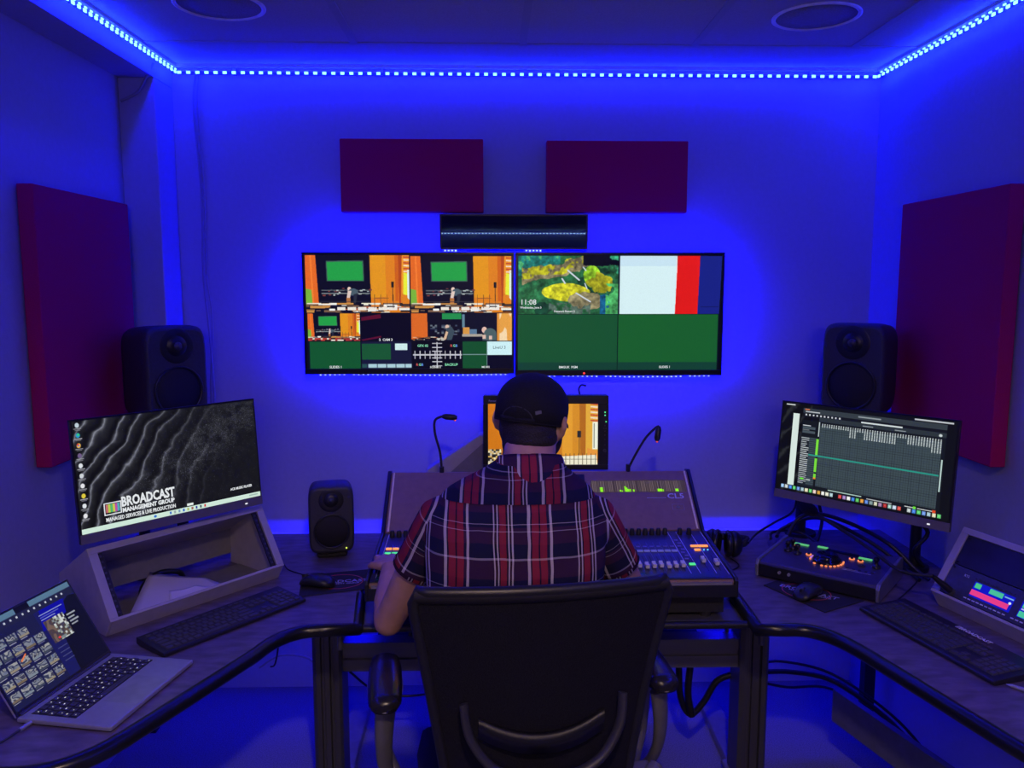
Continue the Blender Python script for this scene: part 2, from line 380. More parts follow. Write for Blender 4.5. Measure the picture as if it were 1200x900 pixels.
# ------------------------------------------------------------------ televisions
def crowd(p, x0, y0, x1, y1, seed, dens=1.):
    rs = np.random.RandomState(seed)
    w_, h_ = x1-x0, y1-y0
    for k in range(int(60*dens)):
        c = [(230,225,205),(200,140,70),(25,20,25),(120,90,70),(240,240,235),(170,90,60),(60,50,50)][rs.randint(7)]
        cx, cy = x0+rs.rand()*w_, y0+rs.rand()*h_; ww = w_*(.02+rs.rand()*.07); hh = h_*(.04+rs.rand()*.10)
        p.rect(max(x0, cx-ww), max(y0, cy-hh), min(x1, cx+ww), min(y1, cy+hh), c)
def stage(p, x, y, w_, h_, seed=1, red=False):
    g = lambda u, v: (x+u*w_, y+v*h_)
    def r(u0, v0, u1, v1, c): a = g(u0, v0); b = g(u1, v1); p.rect(a[0], a[1], b[0], b[1], c)
    def q(pts, c): p.poly([g(*t) for t in pts], c)
    r(0, 0, 1, 1, (14, 14, 34))
    q([(0, 0), (.10, 0), (.125, .86), (0, .86)], (226, 104, 34)); q([(.045, 0), (.06, 0), (.08, .86), (.06, .86)], (240, 126, 48))
    q([(0, .58), (.055, .6), (.065, .88), (0, .9)], (120, 180, 60))
    q([(.20, .10), (.56, .09), (.565, .45), (.205, .45)], (60, 96, 84)); q([(.21, .12), (.55, .11), (.555, .435), (.215, .435)], (36, 158, 70))
    q([(.62, 0), (1, 0), (1, 1), (.63, 1)], (222, 128, 30)); q([(.62, 0), (.77, 0), (.775, .72), (.63, .74)], (226, 148, 28))
    q([(.86, 0), (.90, 0), (.895, .8), (.865, .8)], (205, 96, 24)); q([(.895, 0), (.93, 0), (.915, .85), (.90, .85)], (176, 70, 26))
    q([(.93, 0), (1, 0), (1, .7), (.925, .66)], (236, 150, 40)); q([(.945, .30), (.985, .32), (.985, .70), (.94, .68)], (232, 236, 60)); q([(.98, .25), (1, .25), (1, .78), (.98, .74)], (220, 236, 230))
    for k in range(6): q([(.945, .02+k*.05), (1, .025+k*.05), (1, .047+k*.05), (.945, .042+k*.05)], (190, 60, 50) if k % 2 == 0 else (240, 220, 200))
    r(.825, .46, .85, .56, (22, 22, 30)); r(.835, .56, .84, .8, (30, 24, 30)); r(.15, .60, .62, .62, (90, 96, 100))
    rs = np.random.RandomState(seed)
    for k in range(40):
        u = .15+rs.rand()*.46; v = .565+rs.rand()*.13; c = [(180,190,190),(70,80,90),(20,24,40),(120,60,60)][rs.randint(4)]
        r(u, v, u+.012+rs.rand()*.02, v+.012+rs.rand()*.015, c)
    r(.15, .655, .62, .67, (150, 160, 160))
    a = g(.42, .585); p.oval(a[0], a[1], w_*.018, h_*.035, (235, 205, 190)); a = g(.455, .64); p.oval(a[0], a[1], w_*.045, h_*.065, (74, 92, 104))
    q([(.405, .62), (.44, .62), (.42, .78), (.39, .78)], (222, 200, 190)); r(.39, .74, .43, .84, (176, 110, 60)); q([(.46, .68), (.5, .66), (.48, .84), (.46, .84)], (40, 44, 60))
    for k in range(5): r(.13, .80+k*.0, .62, .81, (60, 60, 66))
    a = g(0, .83); b = g(1, 1); crowd(p, a[0], a[1], b[0], b[1], seed+5, 1.3)
    for k in range(6): r(.30+.1*k, .9, .38+.1*k, .955, (236, 230, 220))
    for k in range(4): r(.66+k*.06, .68, .664+k*.06, .92, (70, 50, 40))
    r(.66, .74, .80, .75, (90, 66, 50))
    if red: a = g(0, .9); b = g(1, 1); p.noise(a[0], a[1], b[0], b[1], [(180,60,50),(225,215,200),(150,50,50),(60,30,30)], w_*.04, h_*.05, seed)
def tv_things(x0, x1, z0, z1, label, pic, marks):
    t = thing('television', label, 'television', (x0, 3.10, z0), 'wall televisions')
    W, H = x1-x0, z1-z0; b = .010
    MB().box((.0, .0, 0), (W, .035, H)).build('housing', bezel_m, t, bevel=.003)
    fr = MB()
    for a_, b_ in [((0, -.006, 0), (W, .0, .022)), ((0, -.006, H-b), (W, .0, H)), ((0, -.006, .022), (b, 0, H-b)), ((W-b, -.006, .022), (W, 0, H-b))]: fr.box(a_, b_)
    fr.build('bezel', bezel_m, t, bevel=.0015)
    MB().box((W*.25, .035, H*.2), (W*.75, .098, H*.8)).build('wall_bracket', blackm, t)
    s = pic.build('screen', W-2*b, H-.022-b, t, Matrix.Translation((b, -.001, .022)))
    # light tape round the back
    k = .022; pts = [(k, k), (W-k, k), (W-k, H-k), (k, H-k)]
    tp = MB(); di = MB()
    for i in range(4):
        a = Vector((pts[i][0], .043, pts[i][1])); c = Vector((pts[(i+1) % 4][0], .043, pts[(i+1) % 4][1])); n = max(1, int((c-a).length/.2))
        for j in range(n): tp.tube([a+(c-a)*(j/n), a+(c-a)*((j+1)/n)], .0048, 6)
    tp.build('backlight_tape', tvblue, t)
    rs = random.Random(int(x0*1000))
    yy = .062
    for x in np.arange(.045, W-.03, .0185):
        z = -.010 + .0022*math.sin(x*9) + (rs.random()-.5)*.0015
        if rs.random() < .93: di.box((x-.0032, yy, z-.0024), (x+.0032, yy+.002, z+.0024))
    for x in np.arange(*marks, .0135): di.box((x-.0032, yy, H+.006+(rs.random()-.5)*.003), (x+.0032, yy+.002, H+.0115+(rs.random()-.5)*.002))
    d = di.build('backlight_diodes', ledwhite, t); d['kind'] = 'stuff'
    hang = MB().tube([(.03, .045, .012), (W*.3, .066, -.010), (W*.7, .066, -.011), (W-.03, .045, .012)], .0015, 6, smooth_path=8); hang.build('tape_loop', blackm, t)
    return t, s, W, H
wp = glow('caption_white', (.75, .78, .8), 1.)
p = Pic(420, 236, (48, 92, 1142, 702)); p.rect(0, 0, 2000, 2000, (10, 12, 32))
stage(p, 50, 94, 548, 306, 3); stage(p, 604, 98, 536, 302, 3); stage(p, 56, 404, 276, 148, 9, True)
p.rect(338, 406, 600, 550, (10, 8, 30)); p.poly([(340, 424), (442, 408), (444, 430), (340, 444)], (88, 16, 44)); p.poly([(338, 545), (444, 524), (444, 535), (345, 552)], (88, 16, 44))
p.rect(606, 406, 872, 550, (14, 14, 34)); p.poly([(606, 404), (690, 404), (692, 530), (606, 545)], (218, 104, 36)); p.rect(770, 404, 872, 436, (34, 140, 76)); crowd(p, 606, 530, 790, 550, 4, .5)
p.noise(706, 466, 870, 520, [(14,14,34),(100,110,120),(14,14,34),(60,70,90),(14,14,34)], 12, 8, 5)
p.oval(796, 476, 10, 11, (225, 190, 170)); p.poly([(790, 485), (820, 475), (835, 500), (820, 548), (795, 548), (800, 510)], (60, 76, 90)); p.poly([(790, 500), (802, 505), (790, 545), (775, 545)], (215, 180, 150))
p.rect(874, 406, 1062, 552, (14, 16, 38)); p.rect(876, 410, 890, 480, (96, 130, 150)); p.rect(880, 480, 915, 525, (214, 150, 70)); p.rect(915, 490, 955, 520, (90, 120, 150)); p.rect(876, 516, 985, 530, (170, 160, 150))
p.oval(995, 494, 14, 17, (226, 186, 170)); p.oval(1026, 518, 34, 34, (76, 96, 100)); p.rect(984, 524, 1060, 550, (76, 96, 100)); p.rect(985, 520, 1002, 542, (220, 186, 170)); p.rect(1020, 525, 1036, 545, (220, 186, 170))
p.rect(1062, 404, 1142, 552, (228, 150, 60)); p.noise(1075, 404, 1142, 552, [(238,190,120),(230,160,70),(245,215,170)], 30, 45, 6, True)
p.rect(62, 556, 332, 702, (18, 84, 46)); p.rect(338, 556, 604, 702, (22, 24, 56)); p.rect(340, 568, 494, 654, (24, 84, 50)); p.rect(517, 566, 582, 602, (205, 235, 235)); p.rect(368, 678, 604, 698, (170, 205, 215)); p.rect(338, 678, 364, 698, (40, 80, 80))
for k in range(5): p.rect(368+k*50, 678, 372+k*50, 698, (40, 50, 80))
p.rect(606, 556, 874, 702, (8, 8, 26)); p.rect(612, 624, 874, 632, (190, 190, 200)); p.rect(738, 560, 744, 700, (190, 190, 200))
for k in range(10):
    xx = 622+k*27; p.rect(xx-2, 606, xx+3, 650, (190, 190, 200))
for yy in (566, 588, 608, 645, 665, 688): p.rect(715, yy-2, 768, yy+3, (190, 190, 200))
p.rect(878, 556, 1006, 702, (18, 78, 44)); p.rect(1008, 556, 1142, 630, (205, 240, 246)); p.rect(1008, 632, 1142, 702, (8, 8, 34)); p.rect(878, 624, 1010, 630, (110, 140, 140)); p.rect(1006, 556, 1010, 690, (100, 130, 130))
p.fuzz(.12)
TV1, s1, W, H = tv_things(-.713, .087, 1.311, 1.773, 'wall television showing many small camera pictures of a stage', p, (.535, .585))
sw, sh = W-.02, H-.032
cpos = lambda u, v: XZ((u-48)/1094*sw, (702-v)/610*sh, -.0008)
grn = glow('caption_green', (.25, .75, .45), 1.); rd = glow('caption_red', (.7, .12, .1), 1.); bl_ = glow('caption_blue', (.12, .3, .8), 1.); dk = glow('caption_dark', (.10, .16, .2), 1.)
for s_, u, v, z, m_ in [('SLIDES 1', 165, 700, .013, wp), ('2  CAM 3', 432, 552, .013, wp), ('GFX 02', 636, 585, .013, grn), ('R', 812, 585, .013, rd), ('G', 826, 585, .013, grn), ('B', 840, 585, .013, bl_), ('R', 628, 688, .013, rd), ('G', 642, 688, .013, grn), ('B', 656, 688, .013, bl_),
                        ('BACKUP', 782, 688, .013, grn), ('SCENES 2', 702, 700, .010, wp), ('LiveU 3', 1040, 596, .016, dk), ('ME 002', 980, 700, .010, wp), ('CAM 1', 300, 398, .009, wp), ('CAM-2A PGM', 826, 398, .009, wp)]:
    text(s_, z, m_, s1, 'caption', cpos(u, v), .0003, .0002)
p = Pic(400, 226, (38, 92, 1112, 696)); p.rect(0, 0, 2000, 2000, (6, 8, 24))
# river gorge picture
k_ = p.m(40, 96, 566, 400)
def fbm(X, Y, s, seed):
    rs = np.random.RandomState(seed); out = np.zeros_like(X); amp = 1.; 
    for o in range(4):
        g = rs.rand(64, 64); u = X/s*(2**o) % 62; v = Y/s*(2**o) % 62; i = u.astype(int); j = v.astype(int); fu = u-i; fv = v-j
        out += amp*((g[j, i]*(1-fu)+g[j, i+1]*fu)*(1-fv)+(g[j+1, i]*(1-fu)+g[j+1, i+1]*fu)*fv); amp *= .5
    return out/1.875
n1 = fbm(p.X, p.Y, 90, 1); n2 = fbm(p.X, p.Y, 26, 2)
base = np.zeros(p.X.shape+(3,))
teal = np.array([30, 120, 112]); dkg = np.array([20, 60, 44]); yel = np.array([178, 176, 36]); rock = np.array([128, 120, 88]); blu = np.array([22, 90, 132]); wht = np.array([190, 200, 200])
base[:] = dkg
def lay(mask, c): 
    base[mask] = c
lay(n1 > .42, np.array([38, 96, 60])); lay((p.Y < 200) & (p.X < 260) , teal); lay((p.Y < 200) & (p.X < 250) & (n2 > .55), np.array([66, 150, 96]))
ridge = 205 - (p.X-80)*.28 + (n1-.5)*90
lay((abs(p.Y-ridge) < 34) & (p.X < 420) & (p.X > 60), rock); lay((abs(p.Y-ridge+10) < 26) & (p.X < 420) & (n2 > .42) & (p.X > 60), yel*.9)
lay(((p.X-300)/125)**2 + ((p.Y-285)/45)**2 < 1 + (n1-.5), yel); lay(((p.X-430)/48)**2 + ((p.Y-205)/60)**2 < 1 + (n1-.5), np.array([140, 190, 40])); lay(((p.X-400)/95)**2 + ((p.Y-330)/45)**2 < 1 + (n2-.5), rock)
lay(((p.X-470)/90)**2 + ((p.Y-240)/70)**2 < .5 + (n2-.5), yel*.8)
lay((p.X > 470) & (p.Y > 300 + (n2-.5)*40), blu); lay((p.X > 500) & (p.Y > 240) & (n1 > .5), np.array([70, 160, 90])); lay((p.Y > 340) & (p.X > 200) & (p.X < 420) & (n2 > .5), np.array([70, 90, 80]))
lay((p.X > 380) & (p.Y < 150 + (n2-.5)*40), np.array([6, 8, 24])); lay((p.X > 520) & (p.Y < 190) & (n2 > .48), np.array([46, 130, 96]))
n3 = fbm(p.X, p.Y, 11, 6); sh_ = (.15 + .95*n2 + .85*n3)[..., None]; p.a[k_] = np.clip(base*sh_, 0, 255)[k_]/255.
for q0, q1, ww in [((300, 172), (360, 222), 8), ((380, 155), (395, 172), 6), ((345, 290), (420, 335), 7), ((270, 215), (285, 238), 8), ((390, 240), (402, 268), 6)]: p.line(q0, q1, ww, (205, 215, 225))
p.rect(566, 92, 574, 400, (6, 8, 24)); p.rect(574, 96, 876, 400, (214, 240, 244)); p.rect(574, 96, 876, 150, (200, 228, 242)); p.rect(870, 96, 876, 400, (230, 225, 225))
p.poly([(878, 96), (996, 96), (988, 400), (868, 400)], (222, 26, 16)); p.poly([(996, 96), (1112, 98), (1104, 400), (988, 400)], (24, 34, 130)); p.rect(1004, 360, 1100, 364, (18, 24, 90))
p.rect(38, 402, 564, 696, (22, 80, 46)); p.rect(570, 402, 1100, 696, (24, 92, 42)); p.rect(38, 655, 1100, 696, (18, 62, 50)); p.rect(564, 402, 570, 696, (10, 36, 30))
p.fuzz(.06)
TV2, s2, W, H = tv_things(.090, .888, 1.303, 1.773, 'wall television showing a river gorge, a white block with red stripe and plain green below', p, (.045, .105))
sw, sh = W-.02, H-.032
cpos = lambda u, v: XZ((u-38)/1074*sw, (696-v)/604*sh, -.0008)
for s_, u, v, z, m_ in [('11:08', 50, 350, .028, wp), ('Wednesday, June 5', 50, 370, .0105, wp), ('Network Return 2', 228, 390, .0105, wp), ('BMGUK  PGM', 256, 686, .012, wp), ('SLIDES 1', 790, 686, .012, wp)]:
    text(s_, z, m_, s2, 'caption', cpos(u, v), .0003, .0002)
MB().ball((.265, -.0068, .010), .0042, 12, 8).build('standby_light', glow('standby_red', (1, .05, .05), 1.6), TV2)

# dark glossy display above the televisions, tipped up a little
gl = mat('gloss_black_glass', (.008, .008, .014), .008, noise=.02, spec=1., coat=1.)
M = frame((-.195, 3.125, 1.785), 0, 1.6)
t = thing('clock_display', 'dark glossy narrow display on the wall just above the join of the televisions', 'display', M)
MB().box((0, .004, 0), (.562, .05, .131)).build('housing', blackp, t, bevel=.004)
MB().box((.006, .0015, .006), (.556, .004, .125)).build('glass', gl, t)
fr = MB()
for a_, b_ in [((0, 0, 0), (.562, .004, .006)), ((0, 0, .125), (.562, .004, .131)), ((0, 0, .006), (.006, .004, .125)), ((.556, 0, .006), (.562, .004, .125))]: fr.box(a_, b_)
fr.build('rim', blackp, t); MB().box((.2, .05, .03), (.36, .078, .1)).build('bracket', blackm, t)

# ------------------------------------------------------------------ desk
DZ = .73
desk = thing('studio_desk', 'large U-shaped dark wood-grain control desk on aluminium columns, carrying all the equipment', 'desk', (.17, 2.5, 0))
do = Vector((.17, 2.5, 0))
def curve2(p0, p1, p2, n=8):
    return [((1-t)**2*p0[0]+2*(1-t)*t*p1[0]+t*t*p2[0], (1-t)**2*p0[1]+2*(1-t)*t*p1[1]+t*t*p2[1]) for t in [i/n for i in range(n+1)]]
Lf = [(-.40, 2.95), (-.40, 2.36), (-.372, 2.133)] + [(-.47, 2.128)] + curve2((-.50, 2.124), (-.575, 2.105), (-.605, 1.98))[0:] + curve2((-.765, 1.60), (-.82, 1.475), (-.93, 1.475)) + [(-1.315, 1.475), (-1.315, 2.95)]
Rf = [(.715, 2.95), (.735, 2.36), (.728, 2.10), (.80, 2.10)] + curve2((.83, 2.10), (.915, 2.09), (.955, 1.93))[0:] + curve2((1.06, 1.54), (1.12, 1.32), (1.25, 1.32)) + [(1.468, 1.32), (1.468, 2.95)]
for nm, pl in (('left', Lf), ('right', Rf)):
    q = [(x-do.x, y-do.y) for x, y in pl]
    MB().prism(q, DZ-.030, DZ-.0005).build('worktop', worktop, desk)
    e = MB(); n = len(pl)
    pts = [(x-do.x, y-do.y, DZ-.016) for x, y in pl[1:-1]]
    e.tube(pts, .0185, 12, flat=1.0).build('edge_band', edge_m, desk)
# sunken tray and rails for the mixing console
MB().box((-.40-do.x, 2.20-do.y, .685), (.745-do.x, 2.80-do.y, .70)).build('console_tray', mat('tray_grey', (.10, .10, .115), .4, .3), desk, bevel=.003)
MB().tube([(-.41-do.x, 2.155-do.y, .706), (.79-do.x, 2.155-do.y, .706)], .011, 10).build('tray_rail', blackp, desk)
MB().box((-.40-do.x, 2.36-do.y, .61), (.74-do.x, 2.72-do.y, .684)).build('tray_underframe', blackm, desk, bevel=.004)
CY = 2.5
for cx in (-.523, .838):
    c = MB(); hw = .046
    pr = []
    for a_, b_ in [(-hw, -.05), (-hw+.012, -.058), (-.020, -.058), (-.017, -.050), (-.010, -.050), (-.007, -.058), (.008, -.058), (.011, -.046), (.020, -.046), (.023, -.058), (hw-.008, -.058), (hw, -.05), (hw, .05), (-hw, .05)]: pr.append((cx-do.x+a_, CY-do.y+b_))
    c.prism(pr, .04, .70).build('lift_column', alu, desk)
    f = MB().hexa([(cx-.05-do.x, -.42, 0), (cx+.06-do.x, -.42, 0), (cx+.05-do.x, .50, 0), (cx-.03-do.x, .50, 0), (cx-.045-do.x, -.42, .028), (cx+.055-do.x, -.42, .028), (cx+.045-do.x, .50, .028), (cx-.025-do.x, .50, .028)])
    f.box((cx-.06-do.x, -.075, .028), (cx+.06-do.x, .075, .045)).build('foot', mat('foot_grey', (.24, .24, .27), .4, .3), desk, bevel=.006)
b = MB()
pr = [(-.03, .425), (.03, .425), (.03, .52), (-.03, .52), (-.03, .48), (-.022, .477), (-.022, .466), (-.03, .463)]
b.prism([(a_, z) for a_, z in pr], -.65, .63, axis='x').build('cross_beam', beamm, desk)
b = MB()
b.box((-.57, .03, .60), (.55, .35, .606)).box((-.57, .03, .435), (.55, .35, .441)).box((-.57, .345, .435), (.55, .35, .60))  # lower board and rear drop shaped to shade the floor in front
b.build('under_shelf', blackm, desk)
for x in (-.44, .60):
    MB().box((x-.004, .02, .52), (x+.004, .05, .61)).build('beam_bracket', alu, desk)
# small pale bolt tubes under the front corners
for x in (-.425, .76): MB().cyl((x-do.x, -.33, .64), (x-do.x, -.33, .70), .008).build('leveller', alu, desk)
# slim steel legs at the outer corners
for (ax, ay) in [(-1.27, 1.56), (-1.27, 2.88), (1.42, 1.42), (1.42, 2.88)]:
    MB().box((ax-.02-do.x, ay-.02-do.y, 0), (ax+.02-do.x, ay+.02-do.y, .70)).build('corner_leg', blackm, desk)
# unseen blue light added beneath the desk to brighten the floor
lt = MB(); q_ = [(x_, 2.80) for x_ in (-1.18, -.75, -.32, .15, .60, 1.0, 1.42)]
for a_, b_ in zip(q_[:-1], q_[1:]): lt.tube([(a_[0]-do.x, a_[1]-do.y, .6945), (b_[0]-do.x, b_[1]-do.y, .6945)], .0042, 6)
lt.build('added_floor_fill', glow('under_desk_fill', BLUE, 150, True), desk)
# slanted knee panel on the right wing
MB().hexa([(1.12-do.x, 2.50-do.y, .22), (1.34-do.x, 1.75-do.y, .22), (1.36-do.x, 1.76-do.y, .22), (1.14-do.x, 2.51-do.y, .22), (1.12-do.x, 2.50-do.y, .33), (1.34-do.x, 1.75-do.y, .33), (1.36-do.x, 1.76-do.y, .33), (1.14-do.x, 2.51-do.y, .33)]).build('stretcher', mat('stretcher_grey', (.14, .14, .17), .5), desk)
# middle shelf behind the console
MB().box((-.38-do.x, 2.80-do.y, .70), (.70-do.x, 3.02-do.y, .715)).build('rear_shelf', worktop, desk, bevel=.003)

# ------------------------------------------------------------------ mixing console
CW = 1.055
M = frame((-.358, 2.19, 0), .3)
con = thing('mixing_console', 'large digital mixing console with faders and sloping meter bridge in the desk middle', 'mixing console', Matrix.Translation((0, 0, .70)) @ M)
zf, zb, yb, zt, yt = .122, .150, .365, .303, .575     # front top, back of surface, bridge foot, bridge top
MB().box((.03, .035, .012), (CW-.03, yt+.02, .075)).build('base', blackm, con)
body = MB().prism([(.0, .072), (.0, .080), (-.006, .083), (-.006, .090), (.006, .094), (.0, zf-.008), (.006, zf-.001), (yb, zb), (yt, zt), (yt+.03, zt-.006), (yt+.03, .072)], 0.012, CW-.012, axis='x')
body.build('chassis', console_m, con, bevel=.003)
for x in (0, CW-.012):
    MB().prism([(-.004, .070), (-.004, zf-.004), (.004, zf+.006), (yb-.003, zb+.006), (yt-.002, zt+.007), (yt+.034, zt), (yt+.034, .070)], x, x+.012, axis='x').build('side_cheek', blackp, con, bevel=.003)
for x in (.08, CW-.08):
    for y in (.05, .5): MB().cyl((x, y, 0), (x, y, .013), .018).build('rubber_foot', blackm, con)
MB().box((.012, -.0105, .074), (CW-.012, -.0062, zf-.012)).build('front_rail', blackp, con, bevel=.001)
MB().box((.02, -.010, zf-.012), (CW-.02, -.002, zf-.006)).build('front_trim', mat('satin_trim', (.45, .42, .36), .3, .6), con)
# sloped surface frame:  y runs up the slope
sl = math.atan2(zb-zf, yb)
S = Matrix.Translation((0, 0, zf)) @ Matrix.Rotation(sl, 4, 'X')
SL = math.hypot(yb, zb-zf)
surf = MB().box((.014, .004, 0), (CW-.014, SL-.002, .0025)).build('control_surface', surf_m, con, M=S)
slot = MB(); 
wl = MB()
for x in (.028, .215, .405, .58, .757, .930, .957, 1.003, 1.037):
    MB().box((x-.0007, .03, .0024), (x+.0007, SL-.012, .0030)).build('dividing_line', mat('pale_line', (.8, .8, .85), .5), surf)
MB().box((.03, .008, .0024), (.80, .045, .0032)).build('glass_strip', mat('teal_strip', (.01, .06, .07), .2), surf)
MB().box((.05, .010, .003), (CW-.05, .036, .0034)).build('scribble_strip', mat('scribble_strip', (.02, .05, .05), .3), surf)
faders = []
def fader_bank(x0, n, pitch=.0213, y=.085):
    for i in range(n): faders.append((x0+i*pitch, y + .004*math.sin(i*2.1)))
fader_bank(.040, 8); fader_bank(.225, 8); fader_bank(.415, 8); fader_bank(.590, 8); fader_bank(.768, 8)
faders += [(.985, .120), (1.020, .100)]
capm = MB().box((-.0055, -.011, .004), (.0055, .011, .0125)).box((-.0055, -.0125, .004), (.0055, -.009, .015)).box((-.0055, .009, .004), (.0055, .0125, .015)).box((-.002, -.004, .0005), (.002, .004, .005))
cap0 = None; kn0 = None; dp0 = None
knm = MB().lathe((0, 0, .0025), (0, 0, 1), [(0, .0085), (.018, .0072), (.021, .0055), (.0213, .0005)], 14).mesh('knob'); knm.materials.append(mat('knob_black', (.015, .015, .02), .4))
btm = MB().box((-.0088, -.0055, .0025), (.0088, .0055, .0055)).mesh('button'); btm.materials.append(mat('button_pale', (.55, .68, .70), .4))
btr = btm.copy(); btr.materials.clear(); btr.materials.append(glow('button_amber', (1., .32, .08), 1.2))
btg = btm.copy(); btg.materials.clear(); btg.materials.append(glow('button_green', (.08, .75, .25), 1.1))
btp = MB().box((-.0055, -.003, .0025), (.0055, .003, .0045)).mesh('button'); btp.materials.append(mat('button_lilac', (.25, .22, .36), .4))
def inst(me, name, parent, M):
    o = bpy.data.objects.new(name, me); COL.objects.link(o); o.parent = parent; o.matrix_local = M; return o
capme = capm.mesh('fader_cap'); capme.materials.append(knob_w)
for i, (x, y) in enumerate(faders):
    slot.box((x-.0012, .055, .0024), (x+.0012, .165, .0029))
    inst(capme, 'fader_cap', con, S @ Matrix.Translation((x, y, .0008)))
for i, (x, y) in enumerate(faders[:40]): slot2 = MB().box((x+.0100, .055, .0024), (x+.0106, .27, .0028)).build('guide_line', mat('guide_grey', (.22, .21, .30), .5), surf)
slot.build('fader_slot', mat('slot_black', (.004, .004, .006), .5), surf)
for i, (x, y) in enumerate(faders[:40]):
    inst(knm, 'knob', con, S @ Matrix.Translation((x, SL-.03, 0)))
    inst(btm if i > 7 else btg, 'button', con, S @ Matrix.Translation((x+.001, .20, 0)))
    if i < 8 or i >= 16: inst(btr if i < 8 else btp, 'button', con, S @ Matrix.Translation((x+.001, .235, 0)))
for k in range(7): inst(btp, 'button', con, S @ Matrix.Translation((.941+.006*(k % 2), .14+.024*k, 0)))
for x in (.965, .995): inst(knm, 'knob', con, S @ Matrix.Translation((x, SL-.03, 0)))
for x, y, m_ in ((.985, .235, btr), (1.003, .235, btr), (1.021, .235, btr), (.948, .100, btg), (.990, .205, btr)): inst(m_, 'button', con, S @ Matrix.Translation((x, y, 0)))
for x, y in ((1.010, .205), (1.022, .205)): MB().box((-.002, -.002, .0025), (.002, .002, .005)).build('indicator', glow('ind_blue', (.1, .5, 1), 1.5), con, M=S @ Matrix.Translation((x, y, 0)))
# meter bridge: frame with z up the slope, y into it
ba = math.atan2(zt-zb, yt-yb); BLn = math.hypot(zt-zb, yt-yb)
Bm = Matrix.Translation((0, yb, zb)) @ Matrix.Rotation(-(math.pi/2-ba), 4, 'X')
br = MB().box((.014, -.003, .004), (CW-.014, 0, BLn-.004)).build('meter_bridge', console_m, con, M=Bm, bevel=.001)
for x in (.020, CW-.0255): MB().box((x, -.0075, .006), (x+.0055, -.003, BLn-.006)).build('side_trim', cream, con, M=Bm, bevel=.001)
# centre touch screen
MB().box((.40, -.008, .03), (.68, -.003, BLn-.02)).build('touch_screen', bezel_m, br)
pp = Pic(80, 50, (0, 0, 80, 50)); pp.rect(0, 0, 80, 50, (40, 44, 60)); pp.noise(4, 4, 76, 46, [(150,150,165),(60,70,90),(175,170,180),(150,50,60)], 8, 6, 3)
pp.build('screen', .26, .18, br, Matrix.Translation((.41, -.0085, .045)))
# level meters
pp = Pic(150, 26, (0, 0, 300, 52)); pp.rect(0, 0, 300, 52, (60, 48, 48))
for k in range(56):
    if k % 14 != 13: pp.rect(4+k*5.2, 2, 5.6+k*5.2, 50, (120, 104, 100))
for k, hgt in [(5, 20), (6, 20), (17, 8), (18, 6), (20, 24), (21, 18), (22, 12), (23, 12), (25, 10), (40, 12), (41, 12), (42, 12), (43, 10), (51, 12), (52, 12)]:
    pp.rect(1+k*5.2, 50-hgt, 5.6+k*5.2, 50, (140, 240, 20))
pp.build('level_meter', .325, .052, br, Matrix.Translation((.70, -.0034, .163)))
text('CL5', .030, white_p, br, 'lettering', XZ(.955, .135, -.0034), .0003, .0004, sx=1.15)
MB().box((.885, -.0037, .137), (.95, -.0032, .1385)).build('pale_line', white_p, br)
lg = MB()
for a_, b_ in [((.965, .085), (1.005, .0862)), ((.965, .1088), (1.005, .11)), ((.965, .085), (.9662, .11)), ((1.0038, .085), (1.005, .11))]: lg.box((a_[0], -.0038, a_[1]), (b_[0], -.0032, b_[1]))
lg.lathe((.985, -.0032, .0975), (0, -1, 0), [(0, .0065), (.0005, .0065), (.0006, .0055), (0, .0055)], 16); lg.build('emblem', mat('emblem_grey', (.35, .33, .34), .5), br)
MB().box((.665, -.006, .16), (.685, -.003, .18)).build('button', mat('button_pale2', (.4, .38, .4), .4), br)

# gooseneck lamps
def lamp(label, pts, tip):
    t = thing('gooseneck_lamp', label, 'lamp', Vector(pts[0]), 'console lamps'); o_ = Vector(pts[0])
    MB().cyl((0, 0, -.012), (0, 0, .018), .008).build('socket', blackp, t)
    MB().tube([Vector(q)-o_ for q in pts], .0042, 8, smooth_path=8).build('gooseneck', blackm, t)
    a = Vector(pts[-1])-o_; b = Vector(tip)-o_
    MB().tube([a, a+(b-a)*.25, a+(b-a)*.8, b], [.006, .0105, .0105, .006], 12).build('lamp_head', blackp, t)
    d = (b-a)
    MB().ball(a+d*.85+Vector((0, 0, -.009)), .0042, 8, 6).build('bulb', glow('lamp_red', (.9, .10, .08), 1.), t)
lamp('gooseneck lamp curving over the left end of the mixing console, beside the headless end', [(-.175, 2.77, 1.005), (-.180, 2.77, 1.07), (-.197, 2.77, 1.14), (-.197, 2.77, 1.185), (-.172, 2.77, 1.20)], (-.120, 2.77, 1.195))
lamp('straighter gooseneck lamp rising at the back of the console right of the broadcast monitor', [(.476, 2.77, 1.01), (.50, 2.77, 1.06), (.535, 2.77, 1.12), (.568, 2.77, 1.155), (.580, 2.765, 1.163)], (.572, 2.755, 1.112))
bpy.data.objects['gooseneck_lamp']['label'] = 'curved gooseneck lamp at the left end of the console, head bent sideways'
bpy.data.objects['gooseneck_lamp.001']['label'] = 'leaning gooseneck lamp behind the level meters, head hanging down'

# sloping box behind the console, under the broadcast monitor
t = thing('sloped_riser', 'grey sloping equipment riser behind the console beside the broadcast monitor', 'equipment riser', (-.245, 2.965, .715))
MB().prism([(0, 0), (.42, 0), (.42, .16), (.36, .34), (.31, .375), (.20, .385), (.02, .265), (0, .25)], -.02, .06, axis='y').build('shell', rackgrey, t, bevel=.004)
MB().prism([(.05, .21), (.40, .21), (.33, .33), (.21, .355)], -.024, -.019, axis='y').build('recessed_face', rackin, t)

